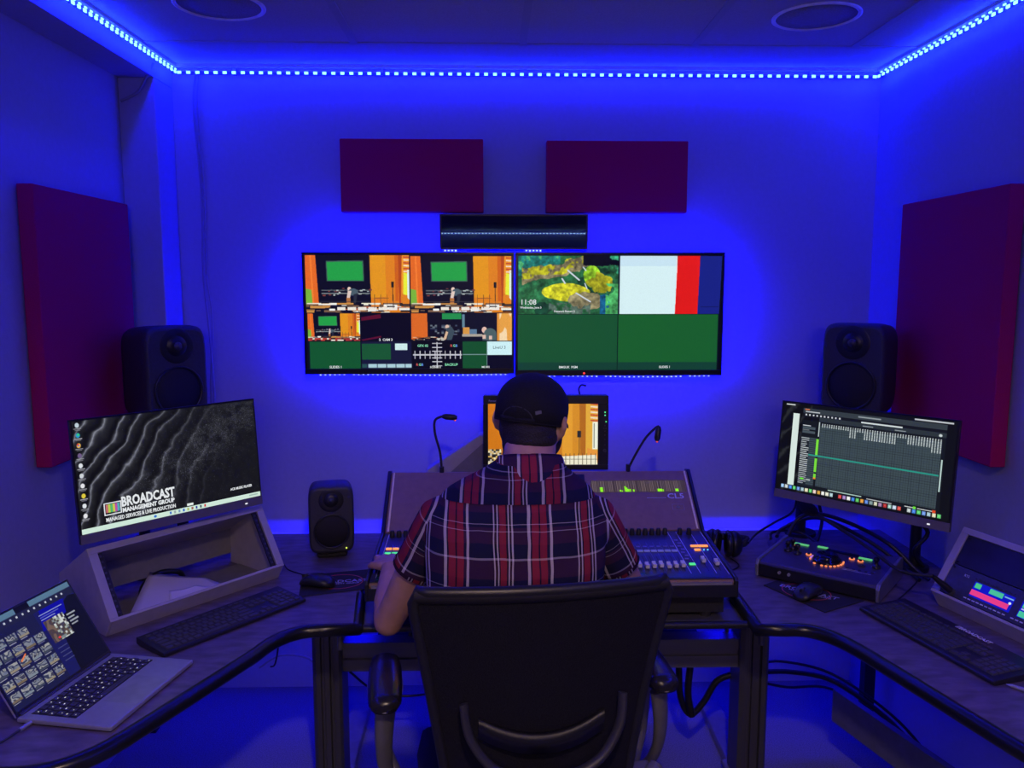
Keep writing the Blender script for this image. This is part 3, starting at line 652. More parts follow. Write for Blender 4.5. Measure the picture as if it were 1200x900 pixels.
# broadcast monitor
M = frame((-.032, 2.86, .990), -1.4, 3)
t = thing('broadcast_monitor', 'boxy broadcast monitor showing an orange hall, behind the man\'s head', 'monitor', M)
W, H = .450, .268
hs = MB().box((0, .012, 0), (W, .07, H)); hs.build('housing', blackp, t, bevel=.004)
sx0, sx1, sz0, sz1 = .040, .418, .012, .242
sx0, sx1 = .050, .415
fr = MB()
for a_, b_ in [((0, 0, 0), (W, .012, .018)), ((0, 0, H-.03), (W, .012, H)), ((0, 0, .018), (.018, .012, H-.03)), ((.412, 0, .018), (W, .012, H-.03))]: fr.box(a_, b_)
fr.build('bezel', bezel_m, t, bevel=.002)
p = Pic(220, 124, (0, 0, 830, 450)); p.rect(0, 0, 830, 450, (206, 130, 34))
p.rect(0, 0, 100, 380, (206, 118, 22)); p.noise(0, 340, 110, 450, [(235,225,190),(30,26,30),(210,170,90),(200,190,170),(40,40,40)], 14, 12, 3)
p.rect(100, 0, 560, 450, (196, 120, 30)); p.rect(560, 0, 640, 380, (226, 156, 48)); p.rect(640, 0, 700, 400, (212, 140, 40)); p.poly([(690, 0), (760, 0), (750, 380), (700, 380)], (176, 104, 30)); p.rect(740, 0, 830, 450, (226, 170, 60))
for k in range(7): p.poly([(775, 4+k*20), (830, 8+k*20), (830, 18+k*20), (775, 14+k*20)], (196, 70, 50) if k % 2 == 0 else (238, 220, 200))
p.rect(790, 140, 830, 340, (236, 240, 220)); p.poly([(750, 330), (830, 350), (830, 450), (750, 420)], (230, 150, 60)); p.rect(800, 150, 806, 330, (90, 90, 80))
p.rect(676, 205, 704, 252, (40, 40, 46)); p.rect(688, 252, 692, 380, (60, 50, 40)); p.poly([(560, 390), (820, 380), (830, 450), (540, 450)], (236, 232, 206))
for k in range(9): p.rect(555+k*32, 370, 559+k*32, 450, (70, 56, 40))
p.rect(560, 410, 830, 414, (90, 80, 60)); p.fuzz(.08)
p.build('screen', .394, .224, t, Matrix.Translation((.018, .009, .018)))
for k, (x, z, c) in enumerate([(.437, .208, 'g'), (.437, .197, 'g'), (.441, .174, 'g'), (.434, .150, 'w'), (.441, .150, 'w'), (.4375, .160, 'w'), (.4375, .140, 'w'), (.437, .125, 'w'), (.437, .11, 'w'), (.437, .09, 'w')]):
    MB().box((x-.0022, -.0015, z-.002), (x+.0022, 0, z+.002)).build('indicator' if c == 'g' else 'button', glow('lamp_green', (.12, .9, .3), 1.2) if c == 'g' else darkg, t)
MB().cyl((.437, 0, .07), (.437, -.008, .07), .006).build('knob', darkg, t)
text('Panasonic', .010, white_p, t, 'lettering', XZ(.020, H-.022, -.0005), .0003)
MB().box((.14, .03, -.262), (.32, .06, .01)).build('stand', blackm, t)
MB().tube([(.35, .04, H), (.346, .04, H+.02), (.355, .04, H+.035), (.372, .04, H+.032)], .0035, 8, smooth_path=5).build('antenna_hook', blackm, t)

# ------------------------------------------------------------------ speakers
def speaker(label, M, w_, h_, d_, group=None, foot=False, cat='speaker'):
    t = thing('studio_speaker', label, cat, M, group)
    rs = []
    # rounded enclosure: superellipse outline swept front to back
    def outline(k, y, n=40):
        out = []
        for i in range(n):
            a = 2*math.pi*(i+.5)/n; c, s_ = math.cos(a), math.sin(a)
            e = .30
            out.append((w_/2*k*math.copysign(abs(c)**e, c)*(1 + .0*s_), y, h_/2 + h_/2*k*math.copysign(abs(s_)**e, s_)))
        return out
    rs = [outline(.90, -d_*.5), outline(.955, -d_*.485), outline(.99, -d_*.43), outline(1.0, -d_*.30), outline(.99, 0), outline(.955, d_*.3), outline(.90, d_*.47), outline(.8, d_*.5)]
    MB().rings(rs, True).build('enclosure', spk_m, t)
    y = -d_*.5; zw = h_*.335; r = w_*.40
    MB().lathe((0, y-.0005, zw), (0, -1, 0), [(0, r), (.004, r*1.0), (.006, r*.95), (.004, r*.90), (-.0002, r*.89)], 36).build('woofer_rim', blackp, t)
    MB().lathe((0, y-.001, zw), (0, -1, 0), [(0, r*.9), (.001, r*.86), (.0035, r*.6), (.0045, r*.3), (.005, .0005)], 36).build('woofer_grille', grille_m, t)
    zt_ = h_*.795; r2 = w_*.16
    MB().lathe((0, y-.0006, zt_), (0, -1, 0), [(0, r2*1.7), (.0015, r2*1.6), (.0002, r2*1.02), (.0002, r2), (.004, r2*.92), (.007, r2*.5), (.008, .0005)], 28).build('tweeter', blackp, t)
    MB().lathe((0, y-.008, zt_), (0, -1, 0), [(0, r2*.42), (.004, r2*.35), (.006, .0003)], 16).build('dome', darkg, t)
    MB().ball((w_*.31, y-.002, h_*.075), .0028, 8, 6).build('power_light', glow('power_lime', (.75, .95, .12), 1.3), t)
    if foot:
        MB().box((-w_*.34, -d_*.32, -.022), (w_*.34, d_*.32, -.0)).build('table_stand', blackm, t, bevel=.008)
    return t
def yawM(x, y, z, a, pitch=0): return Matrix.Translation((x, y, z)) @ Matrix.Rotation(R(a), 4, 'Z') @ Matrix.Rotation(R(pitch), 4, 'X')
speaker('large dark studio speaker at upper left, behind the sand-dune monitor', yawM(-1.128, 2.80, 1.185, 48), .215, .33, .205, 'large studio speakers')
speaker('large dark studio speaker at upper right, behind the matrix-grid monitor', yawM(1.303, 2.82, 1.195, -42), .212, .325, .19, 'large studio speakers')
speaker('small dark studio speaker with green light standing on the desk left of the console', yawM(-.552, 2.72, .753, 12), .150, .232, .14, None, True)
def spk_stand(label, px, py, sx_, sy_, zt_):
    t = thing('speaker_stand', label, 'speaker stand', (px, py, DZ), 'desk speaker stands')
    MB().cyl((0, 0, 0), (0, 0, .012), .055).build('base', blackm, t)
    MB().cyl((0, 0, .012), (0, 0, zt_-DZ-.03), .019).build('pole', blackm, t)
    MB().tube([(0, 0, zt_-DZ-.035), (sx_-px, sy_-py, zt_-DZ-.022)], .014, 10).build('offset_arm', blackm, t)
    MB().box((sx_-px-.07, sy_-py-.06, zt_-DZ-.012), (sx_-px+.07, sy_-py+.06, zt_-DZ)).build('platform', blackm, t, bevel=.004)
spk_stand('black pole stand carrying the large speaker behind the sand-dune monitor', -1.10, 2.83, -1.128, 2.80, 1.184)
spk_stand('black pole stand carrying the large speaker behind the matrix-grid monitor', 1.145, 2.90, 1.303, 2.82, 1.194)

# ------------------------------------------------------------------ desktop monitors
def monitor(label, M, w_, h_, pic, mount, group=None):
    t = thing('computer_monitor', label, 'monitor', M, group)
    ch = .026
    MB().box((0, .0, 0), (w_, .014, h_)).build('housing', bezel_m, t, bevel=.0015)
    MB().box((0, -.002, 0), (w_, .0, ch)).build('chin', chin_m, t, bevel=.0006)
    MB().prism([(.03, .03), (w_-.03, .03), (w_-.07, h_-.05), (.07, h_-.05)], .014, .035, axis='y').build('back_cover', blackp, t, bevel=.005)
    s = pic.build('screen', w_-.010, h_-ch-.006, t, Matrix.Translation((.005, -.0006, ch+.001)))
    Mi = M.inverted(); a = Vector((w_/2, .034, h_*.45)); b = Mi @ Vector((mount[0], mount[1], mount[2])); c = Mi @ Vector((mount[0], mount[1], DZ))
    MB().box((w_/2-.045, .03, h_*.45-.045), (w_/2+.045, .045, h_*.45+.045)).build('mount_plate', blackm, t)
    MB().tube([a + Vector((0, .012, 0)), (a+b)/2 + Vector((0, .015, 0)), b], .016, 10).build('arm', blackm, t)
    MB().tube([b, c], .017, 14).build('pole', blackp, t)
    up = (c-b).normalized(); MB().tube([c - up*.014, c], .045, 20).build('base', blackp, t)
    MB().box((w_-.06, -.0026, .010), (w_-.052, -.002, .014)).build('power_light', glow('white_led', (.9, .9, 1.), 1.), t)
    return t, s
# sand dunes
p = Pic(400, 220, (100, 120, 990, 640))
X_, Y_ = p.X, p.Y
# rectified coordinates 0..1
U_ = (X_-100)/890; V_ = (Y_-120)/520
w1 = fbm(X_, Y_, 240, 5); w2 = fbm(X_, Y_, 70, 6); w3 = fbm(X_, Y_, 15, 8)
ph = (U_*1.25 + V_*.60 - .28*V_*V_ + (w1-.5)*.24 + (w2-.5)*.05)*15.0/(1+U_*.40)*1.75
rid = (1-abs(np.sin(ph*1.35)))**3.2
fade = np.clip(1.5-U_*1.75 - .25*V_, 0, 1)
lum = .085 + .035*np.sin(ph*2.7)*fade + rid*.42*fade*(.75+.5*w3) + .05*(w3-.5)
band = np.exp(-((V_-(1.05-U_*1.02))/.22)**2)*np.clip(U_*1.6-.15, 0, 1)
rs = np.random.RandomState(4); star = rs.rand(*X_.shape)
cl_ = fbm(X_, Y_, 60, 12)
lum = lum + .10*band*w3*(cl_ > .4) + np.where(star > 1-.055*band*np.clip(cl_*2.4-.5, 0, 2)-.003*np.clip(U_*2-.4, 0, 1), .25+.5*rs.rand(*X_.shape), 0)
p.a[...] = lum[..., None]*np.array([.98, 1.0, 1.10])
p.rect(100, 616, 990, 640, (206, 230, 216)); 
for k in range(9): p.rect(500+k*22, 621, 509+k*22, 634, [(60,110,200),(150,160,170),(120,150,190),(40,90,200),(170,180,90),(160,90,80),(40,60,160),(60,80,90),(210,60,60)][k])
p.oval(430, 628, 7, 6, (40, 110, 210)); p.rect(590, 600, 622, 612, (225, 235, 230)); p.rect(925, 624, 975, 631, (160, 190, 180))
for k, c in enumerate([(190,205,215),(40,150,200),(230,180,70),(110,90,130),(220,225,230),(205,210,215),(225,225,230),(220,200,60),(220,225,230),(225,225,230)]):
    y = 138+k*46.5; p.oval(121, y, 9, 11, c); p.rect(106, y+14, 138, y+18, (150, 150, 158)); p.rect(110, y+21, 133, y+24, (120, 120, 128))
    if k == 1: p.oval(123, y-3, 5, 6, (60, 200, 120))
    if k == 2: p.oval(118, y-4, 5, 5, (220, 60, 40)); p.oval(121, y+1, 3.5, 4, (80, 140, 230))
monL, sL = monitor('desk monitor with grey sand-dune wallpaper and white logo, above the open rack', frame((-1.0784, 2.0877, .9713), 48.2, 4.3), .54, .331, p, (-1.10, 2.52, 1.06), 'desk monitors')
sw, sh = .53, .331-.032
q = lambda u, v: XZ(u*sw, v*sh, -.0006)
fit_text('BROADCAST', .283*sw, wp, sL, q(.203, .180), .095*sh, bold=.0010)
fit_text('MANAGEMENT GROUP', .277*sw, wp, sL, q(.205, .125), .043*sh, bold=.0012)
fit_text('MANAGED SERVICES & LIVE PRODUCTION', .365*sw, wp, sL, q(.120, .068), .037*sh, bold=.0006)
fit_text('ACR MUSIC PLAYER', .138*sw, wp, sL, q(.812, .115), .026*sh, bold=.0006)
tvl = MB(); 
for a_, b_ in [((0, 0), (.046, .0025)), ((0, .031), (.046, .0335)), ((0, 0), (.0025, .0335)), ((.0435, 0), (.046, .0335))]: tvl.box((a_[0], -.0008, a_[1]), (b_[0], 0, b_[1]))
tvl.build('logo_frame', wp, sL, M=Matrix.Translation((.114*sw, 0, .125*sh)))
for k, c in enumerate([(.7, .2, .2), (.55, .75, .1), (.1, .6, .2), (.75, .7, .1), (.6, .1, .5), (.1, .5, .6)]):
    MB().box((.005+k*.0061, -.0008, .007), (.0105+k*.0061, 0, .029)).build('logo_bar', glow('bar%d' % k, c, .8), sL, M=Matrix.Translation((.114*sw, 0, .125*sh)))
# matrix window
p = Pic(400, 224, (0, 0, 1000, 560)); p.rect(0, 0, 1000, 560, (14, 15, 20))
wn = fbm(p.X, p.Y, 60, 3); k_ = p.X < 190; p.a[k_] = (.05 + .12*np.maximum(0, np.sin(p.Y*.05+p.X*.06+wn*5))**3)[k_][..., None]*np.array([.9, .95, 1.])
p.rect(72, 62, 112, 520, (214, 230, 222)); p.rect(135, 22, 950, 52, (52, 60, 66)); p.rect(135, 52, 950, 78, (20, 22, 30)); p.rect(240, 70, 950, 96, (44, 52, 58)); p.rect(135, 96, 950, 530, (20, 24, 30))
p.rect(250, 120, 930, 500, (62, 76, 82))
for k in range(48): x = 256+k*14.1; p.rect(x, 120, x+1.7, 500, (36, 44, 50))
for k in range(27): y = 130+k*14; p.rect(250, y, 930, y+1.7, (36, 44, 50))
rs = np.random.RandomState(3)
for k in range(48):
    L_ = 22 if (k < 12 or 14 < k < 18 or 30 < k < 35) else (62 if k < 35 else 52)
    if k > 43: L_ = 80
    x = 260+k*14.1; p.rect(x, 108, x+6, 108+L_, (205, 215, 215)); 
    for j in range(int(L_/7)): p.rect(x, 113+j*7, x+6, 115+j*7, (80, 90, 95))
p.rect(240, 100, 246, 190, (190, 205, 205)); p.rect(135, 200, 236, 510, (30, 36, 44)); p.rect(140, 136, 220, 152, (70, 82, 90)); p.rect(140, 162, 220, 178, (70, 82, 90)); p.rect(140, 128, 190, 132, (200, 205, 210)); p.rect(140, 156, 182, 159, (200, 205, 210))
for k in range(24): p.rect(138, 206+k*12.4, 138+rs.randint(30, 75), 211+k*12.4, (190, 198, 200)); p.rect(188, 204+k*12.4, 236, 213+k*12.4, (62, 76, 82))
p.rect(233, 206, 247, 316, (120, 220, 60)); p.rect(233, 328, 247, 412, (120, 220, 60)); p.rect(233, 424, 247, 448, (120, 220, 60)); p.rect(233, 448, 247, 458, (230, 140, 40))
p.rect(190, 306, 930, 315, (40, 150, 132)); p.rect(935, 220, 943, 400, (180, 205, 200)); p.rect(330, 506, 530, 513, (170, 200, 190))
for k in range(10): p.rect(150+k*23, 58, 160+k*23, 68, (200, 205, 210))
p.rect(22, 6, 80, 14, (210, 215, 215)); p.rect(145, 26, 175, 32, (220, 120, 70)); p.rect(150, 40, 240, 46, (190, 195, 200)); p.rect(470, 34, 600, 41, (150, 160, 165)); p.rect(490, 64, 720, 72, (210, 220, 220)); p.rect(780, 8, 980, 16, (190, 195, 200))
p.rect(500, 86, 560, 91, (150, 160, 165)); p.rect(680, 86, 740, 91, (150, 160, 165)); p.oval(920, 86, 9, 8, (200, 210, 210)); p.rect(150, 462, 172, 472, (110, 230, 60)); p.rect(190, 464, 215, 474, (170, 180, 180))
for k in range(36):
    c = [(150,190,230),(190,200,200),(70,130,220),(90,200,110),(110,150,220),(160,190,200),(220,215,180),(100,200,110),(225,200,190),(200,150,60),(225,225,220),(220,220,200),(170,200,205),(230,230,230),(210,70,70),(160,130,190),(230,230,230),(60,120,210),(90,190,90),(220,150,60),(90,130,210),(120,140,140),(200,200,170),(150,120,160),(180,50,50),(160,200,190),(190,205,225),(210,80,70)][k % 28]
    if k not in (13, 28): p.rect(32+k*26, 524, 51+k*26, 546, c); p.rect(38+k*26, 530, 45+k*26, 539, tuple(min(255, x+30) for x in c))
p.rect(560, 514, 700, 519, (200, 205, 205)); p.rect(770, 512, 815, 518, (190, 195, 195)); p.rect(815, 508, 830, 522, (110, 220, 60)); p.rect(838, 512, 915, 518, (190, 195, 195)); p.rect(915, 508, 932, 522, (220, 70, 30))
monR, sR = monitor('desk monitor showing a routing matrix grid, above the round-dial controller', frame((.9274, 2.5817, .9615), -49.3, 5.3), .54, .316, p, (1.375, 2.52, 1.02), 'desk monitors')

# ------------------------------------------------------------------ rack turrets
def turret(label, o, yaw, tilt, w_, h_, dep, lip, m_face, group):
    M = frame(o, yaw, 0); t = thing('rack_turret', label, 'rack turret', Matrix.Translation((0, 0, -lip)) @ M if False else M, group)
    # local: x along, y back, z up from frame bottom; desk is at z=-lip
    ct, st = math.cos(R(tilt)), math.sin(R(tilt))
    top = (h_*st, h_*ct); back = (top[0]+dep*ct, top[1]-dep*st)
    prof = [(.028, -lip), (0, 0), top, back, (back[0], -lip)]
    th = .006
    for x in (0, w_-th): MB().prism(prof, x, x+th, axis='x').build('side_panel', m_face, t, bevel=.002)
    n = (ct, -st)   # direction into the box, at right angles to the face
    def slab(a, b, thick, nm, mm, x0=th, x1=None):
        x1 = w_-th if x1 is None else x1
        dx, dz = b[0]-a[0], b[1]-a[1]; L = math.hypot(dx, dz); nx, nz = -dz/L*thick, dx/L*thick
        return MB().prism([a, b, (b[0]+nx, b[1]+nz), (a[0]+nx, a[1]+nz)], x0, x1, axis='x').build(nm, mm, t)
    slab(top, back, -th, 'top_panel', m_face); slab(back, (back[0], back[1]-(back[1]+lip)*.72), -th, 'back_panel', rackin)
    slab((.028, -lip), (0, 0), -th, 'front_lip', m_face)
    S_ = Matrix.Translation((0, 0, 0)) @ Matrix.Rotation(-R(tilt), 4, 'X')   # face frame: z up the face, y inwards
    fr = MB(); b = .024; bb = .018
    for a_, b_ in [((0, -.003, 0), (w_, .004, bb*.45)), ((0, -.003, h_-bb), (w_, .004, h_)), ((0, -.003, bb*.45), (b, .004, h_-bb)), ((w_-b, -.003, bb*.45), (w_, .004, h_-bb))]: fr.box(a_, b_)
    fr.build('front_frame', m_face, t, M=S_, bevel=.0012)
    for x in (b, w_-b-.016):
        rl = MB().box((x, .005, bb*.5), (x+.016, .009, h_-bb)); rr_ = rl.build('rack_rail', blackm, t, M=S_)
        hl = MB()
        for k in range(11): z = .018+k*.0158; hl.box((x+.005, .0042, z), (x+.011, .0052, z+.006))
        if x < .1 or True: hl.build('rail_hole', darkg, rr_)
    MB().box((th, .036, -lip), (w_-th, back[0]-.05, -lip+.004)).build('floor_plate', rackin, t)
    return t, S_
rk, SF = turret('open empty grey rack turret with papers inside, beneath the sand-dune monitor', (-.997, 2.048, .775), 51.5, 31, .549, .207, .20, .045, rackgrey, 'rack turrets')
rkR, SFR = turret('grey rack turret holding a lit intercom panel at the right-hand desk edge', (1.265, 2.219, .775), -74, 31, .549, .209, .17, .045, mat('turret_grey_paint', (.4, .4, .42), .5), 'rack turrets')

# papers, cable and phone-size box inside the open turret
def sheet(label, pts, z, seed):
    me = MB(); n = 10; rs = np.random.RandomState(seed); a, b, c, d = [Vector(q) for q in pts]; top = []
    for j in range(n+1):
        for i in range(n+1):
            u, v = i/n, j/n; q_ = (a*(1-u)+b*u)*(1-v)+(d*(1-u)+c*u)*v
            top.append((q_.x, q_.y, q_.z + .006*math.sin(u*3.1)*math.sin(v*2.7+seed)))
    N = (n+1)**2; bot = [(x, y, zz-.0008) for x, y, zz in top]; fs = []
    for j in range(n):
        for i in range(n):
            k = j*(n+1)+i; fs.append((k, k+1, k+n+2, k+n+1)); fs.append((N+k, N+k+n+1, N+k+n+2, N+k+1))
    for i in range(n): fs += [(i, N+i, N+i+1, i+1), (n*(n+1)+i, n*(n+1)+i+1, N+n*(n+1)+i+1, N+n*(n+1)+i), (i*(n+1), (i+1)*(n+1), N+(i+1)*(n+1), N+i*(n+1)), (i*(n+1)+n, N+i*(n+1)+n, N+(i+1)*(n+1)+n, (i+1)*(n+1)+n)]
    me.add(top + bot, fs, True); return props(me.build('paper_sheet', paper), label, 'paper', 'papers in the turret')
Mk = frame((-.997, 2.048, .775), 51.5, 0)
def kp(x, y, z): return Mk @ Vector((x, y, z))
sheet('large white paper sheet leaning inside the open turret', [kp(.05, .018, -.022), kp(.37, .018, -.022), kp(.34, .10, -.0), kp(.22, .20, .03)], 0, 1)
sheet('small folded paper lying on the larger sheet in the turret', [kp(.17, .012, -.012), kp(.33, .012, -.010), kp(.28, .055, .006), kp(.20, .06, .012)], 0, 3)
props(MB().tube([kp(.14, .10, -.035), kp(.18, .17, .0), kp(.24, .19, .022), kp(.30, .18, .012), kp(.33, .2, -.03)], .008, 10, smooth_path=6).build('coiled_cable', cable_m), 'thick black cable looped at the back inside the open turret', 'cable')

# intercom panel in the right turret
t = thing('intercom_panel', 'rack-mounted intercom panel with pink, green and blue lit displays in the right turret', 'intercom panel', frame((1.265, 2.219, .775), -74, 0) @ SFR)
MB().box((.026, -.002, .010), (.523, .03, .098)).build('faceplate', darkg, t, bevel=.001)
MB().box((.026, -.001, .100), (.523, .03, .190)).build('blank_plate', mat('blank_plate', (.03, .03, .04), .45, .3), t, bevel=.001)
for x in (.034, .515):
    for z in (.018, .09, .108, .182): MB().cyl((x, -.001, z), (x, -.0045, z), .0035, seg=10).build('screw', blackp, t)
def lcd(x0, z0, w_, h_, kind):
    p = Pic(60, 26, (0, 0, 120, 52)); p.rect(0, 0, 120, 52, (12, 20, 190))
    if kind == 0:
        p.rect(4, 3, 22, 20, (70, 190, 130)); p.rect(48, 3, 88, 20, (70, 190, 150)); p.rect(0, 28, 112, 46, (226, 60, 130)); p.rect(92, 8, 118, 12, (120, 170, 220)); p.oval(112, 24, 4, 4, (220, 230, 240))
    else:
        p.rect(4, 3, 55, 20, (80, 200, 130)); p.rect(28, 3, 50, 20, (200, 220, 70)); p.rect(2, 32, 50, 50, (70, 190, 150)); p.rect(4, 23, 30, 27, (220, 220, 240)); p.rect(64, 3, 100, 20, (80, 190, 140)); p.rect(66, 32, 108, 50, (80, 190, 140))
    p.build('display', w_, h_, t, Matrix.Translation((x0, -.0025, z0)))
    for k in range(10):
        MB().box((x0+k*.0135-.01, -.0045, z0+h_+.006), (x0+k*.0135-.002, -.002, z0+h_+.009)).build('key', darkg, t); MB().box((x0+k*.0135-.01, -.0045, z0-.011), (x0+k*.0135-.002, -.002, z0-.008)).build('key', knob_w, t)
lcd(.115, .030, .125, .044, 0); lcd(.262, .030, .125, .044, 1); lcd(.395, .030, .11, .044, 0)
text('RTS', .010, white_p, t, 'lettering', XZ(.075, .075, -.0024), .0003)
MB().cyl((.062, -.002, .022), (.062, -.010, .022), .011).build('mic_socket', alu, t)

# gooseneck microphone plugged in to it
MP = frame((1.265, 2.219, .775), -74, 0) @ SFR
q0 = MP @ Vector((.062, -.010, .022)); q1 = MP @ Vector((.050, -.075, .032))
t = thing('gooseneck_microphone', 'long black gooseneck microphone arching from the intercom panel to under the grid monitor', 'microphone', q0)
r_ = lambda v: Vector(v)-q0
MB().tube([r_(q0), r_(q0+(q1-q0)*.3), r_(q1)], [.010, .010, .006], 12).build('plug', blackp, t)
gp = [q1, Vector((1.172, 2.22, .835)), Vector((1.155, 2.36, .848)), Vector((1.130, 2.46, .865)), Vector((1.095, 2.54, .885)), Vector((1.065, 2.58, .903))]
MB().tube([r_(v) for v in gp], .0052, 8, smooth_path=8).build('gooseneck', blackm, t)
e = gp[-1]; d = (gp[-1]-gp[-2]).normalized()
MB().tube([r_(e-d*.01), r_(e), r_(e+d*.015), r_(e+d*.035), r_(e+d*.05), r_(e+d*.058)], [.008, .016, .021, .021, .015, .004], 14).build('foam_windscreen', mat('foam_black', (.01, .01, .012), .95, bump=.6, scale=300), t)

# ------------------------------------------------------------------ laptop
LM = frame((-1.005, 1.638, .7305), -10.9)
lap = thing('laptop', 'open silver laptop showing photo thumbnails at the near left corner of the desk', 'laptop', LM)
LW, LD = .22, .31      # x: hinge to front, y: along the hinge
MB().box((0, 0, .002), (LW, LD, .0125)).build('base', silver, lap, bevel=.003)
MB().box((.018, .020, .0125), (.125, LD-.020, .0128)).build('keyboard_well', mat('well_black', (.01, .01, .012), .5), lap)
MB().box((.135, .095, .0125), (.212, .215, .0128)).build('trackpad', mat('trackpad_silver', (.42, .42, .46), .3, .5), lap)
kme = MB().box((-.0072, -.0072, 0), (.0072, .0072, .0012)).mesh('key'); kme.materials.append(keycap)
lgl = glow('key_legend', (.75, .75, .72), .9); lme = MB().box((-.0010, -.0013, .0012), (.0010, .0013, .0014)).mesh('legend'); lme.materials.append(lgl)
kspace = MB().box((-.0072, -.048, 0), (.0072, .048, .0012)).mesh('key'); kspace.materials.append(keycap)
for r_i in range(6):
    for k in range(14):
        y = LD-.03-k*.01935+ (.004 if r_i % 2 else 0); x = .027+r_i*.0178
        if r_i == 5 and 4 <= k <= 8: continue
        o = inst(kme, 'key', lap, Matrix.Translation((x, y, .0128)))
        if (r_i*7+k*3) % 9: 
            l_ = inst(lme, 'legend', o, Matrix.Translation((.002*((k*5+r_i) % 3-1), .0015*((k+r_i) % 3-1), 0)) @ Matrix.Diagonal((.7+.5*((k*3+r_i) % 2), .8+.7*((k+r_i*2) % 3 == 0), 1, 1)))
inst(kspace, 'key', lap, Matrix.Translation((.116, LD-.03-6*.01935, .0128)))
MB().tube([(.0, .01, .012), (.0, LD-.01, .012)], .005, 10).build('hinge', mat('hinge_dark', (.05, .05, .055), .4), lap)
# lid: local x along the hinge as seen, z up the lid
LID = Matrix.Translation((.0, 0, .012)) @ Matrix.Rotation(R(-31), 4, 'Y') @ Matrix.Rotation(R(90), 4, 'Z')
lidh = .215
lid = MB().box((0, .0, 0), (LD, .005, lidh)).build('lid', silver, lap, M=LID, bevel=.002)
MB().box((.001, -.001, .001), (LD-.001, .0, lidh-.001)).build('bezel', bezel_m, lid)
p = Pic(240, 160, (0, 0, 600, 400)); p.rect(0, 0, 600, 400, (22, 24, 84)); p.poly([(430, 120), (560, 60), (600, 70), (600, 400), (400, 400)], (10, 11, 24)); p.rect(0, 60, 330, 400, (24, 26, 62)); p.poly([(380, 20), (540, 20), (500, 130), (330, 160)], (8, 10, 150))
p.rect(0, 0, 600, 26, (84, 116, 140)); p.rect(250, 0, 335, 26, (10, 10, 14)); p.rect(0, 26, 600, 62, (28, 30, 58))
for k in range(14): p.rect(60+k*36, 36, 70+k*36, 46, (190, 195, 205))
rs = np.random.RandomState(9)
for j in range(5):
    for i in range(5):
        x, y = 6+i*66, 96+j*58
        if j == 0 and i > 3: continue
        p.noise(x, y, x+56, y+38, [(90,100,130),(120,124,134),(50,56,80),(150,150,150),(60,60,76)], 17, 11, 20+i*5+j, True); p.rect(x, y+28, x+56, y+38, [(110,96,76),(120,130,140),(60,66,80),(140,130,110)][(i+j) % 4])
        p.rect(x, y+42, x+40, y+45, (150, 150, 165))
p.line((150, 225), (185, 205), 7, (230, 120, 60))
p.noise(352, 120, 480, 235, [(70,60,54),(200,205,200),(120,130,130),(60,56,70),(160,170,160),(90,76,60)], 12, 11, 77); p.noise(352, 120, 400, 235, [(88,70,60),(70,58,60),(110,90,76)], 22, 20, 78, True); p.rect(385, 215, 400, 224, (230, 60, 50))
for k in range(3): p.rect(350, 84+k*12, 500-k*30, 87+k*12, (150, 160, 200))
for k in range(4): p.rect(492, 140+k*17, 550-(k % 2)*15, 148+k*17, (150, 155, 160))
for k in range(4): p.rect(350, 260+k*22, 410, 264+k*22, (70, 74, 120))
p.fuzz(.1)
p.build('screen', LD-.012, lidh-.016, lid, Matrix.Translation((.006, -.0014, .010)))
cb = [(-.965, 1.622, .738), (-.975, 1.60, .7365), (-1.0, 1.55, .7365), (-1.05, 1.50, .7365), (-1.15, 1.49, .7365)]
cb = [LM @ Vector((.035, -.001, .007)), LM @ Vector((.033, -.03, .006)), Vector((-1.0, 1.545, .7355)), Vector((-1.06, 1.515, .7355)), Vector((-1.15, 1.50, .7355))]
t = thing('charging_cable', 'grey charging cable plugged into the side of the laptop', 'cable', cb[0])
MB().tube([v-cb[0] for v in cb[1:]], .0028, 8, smooth_path=6).build('lead', darkg, t); MB().tube([cb[0]-cb[0], cb[1]-cb[0]], .0045, 8).build('plug', silver, t)

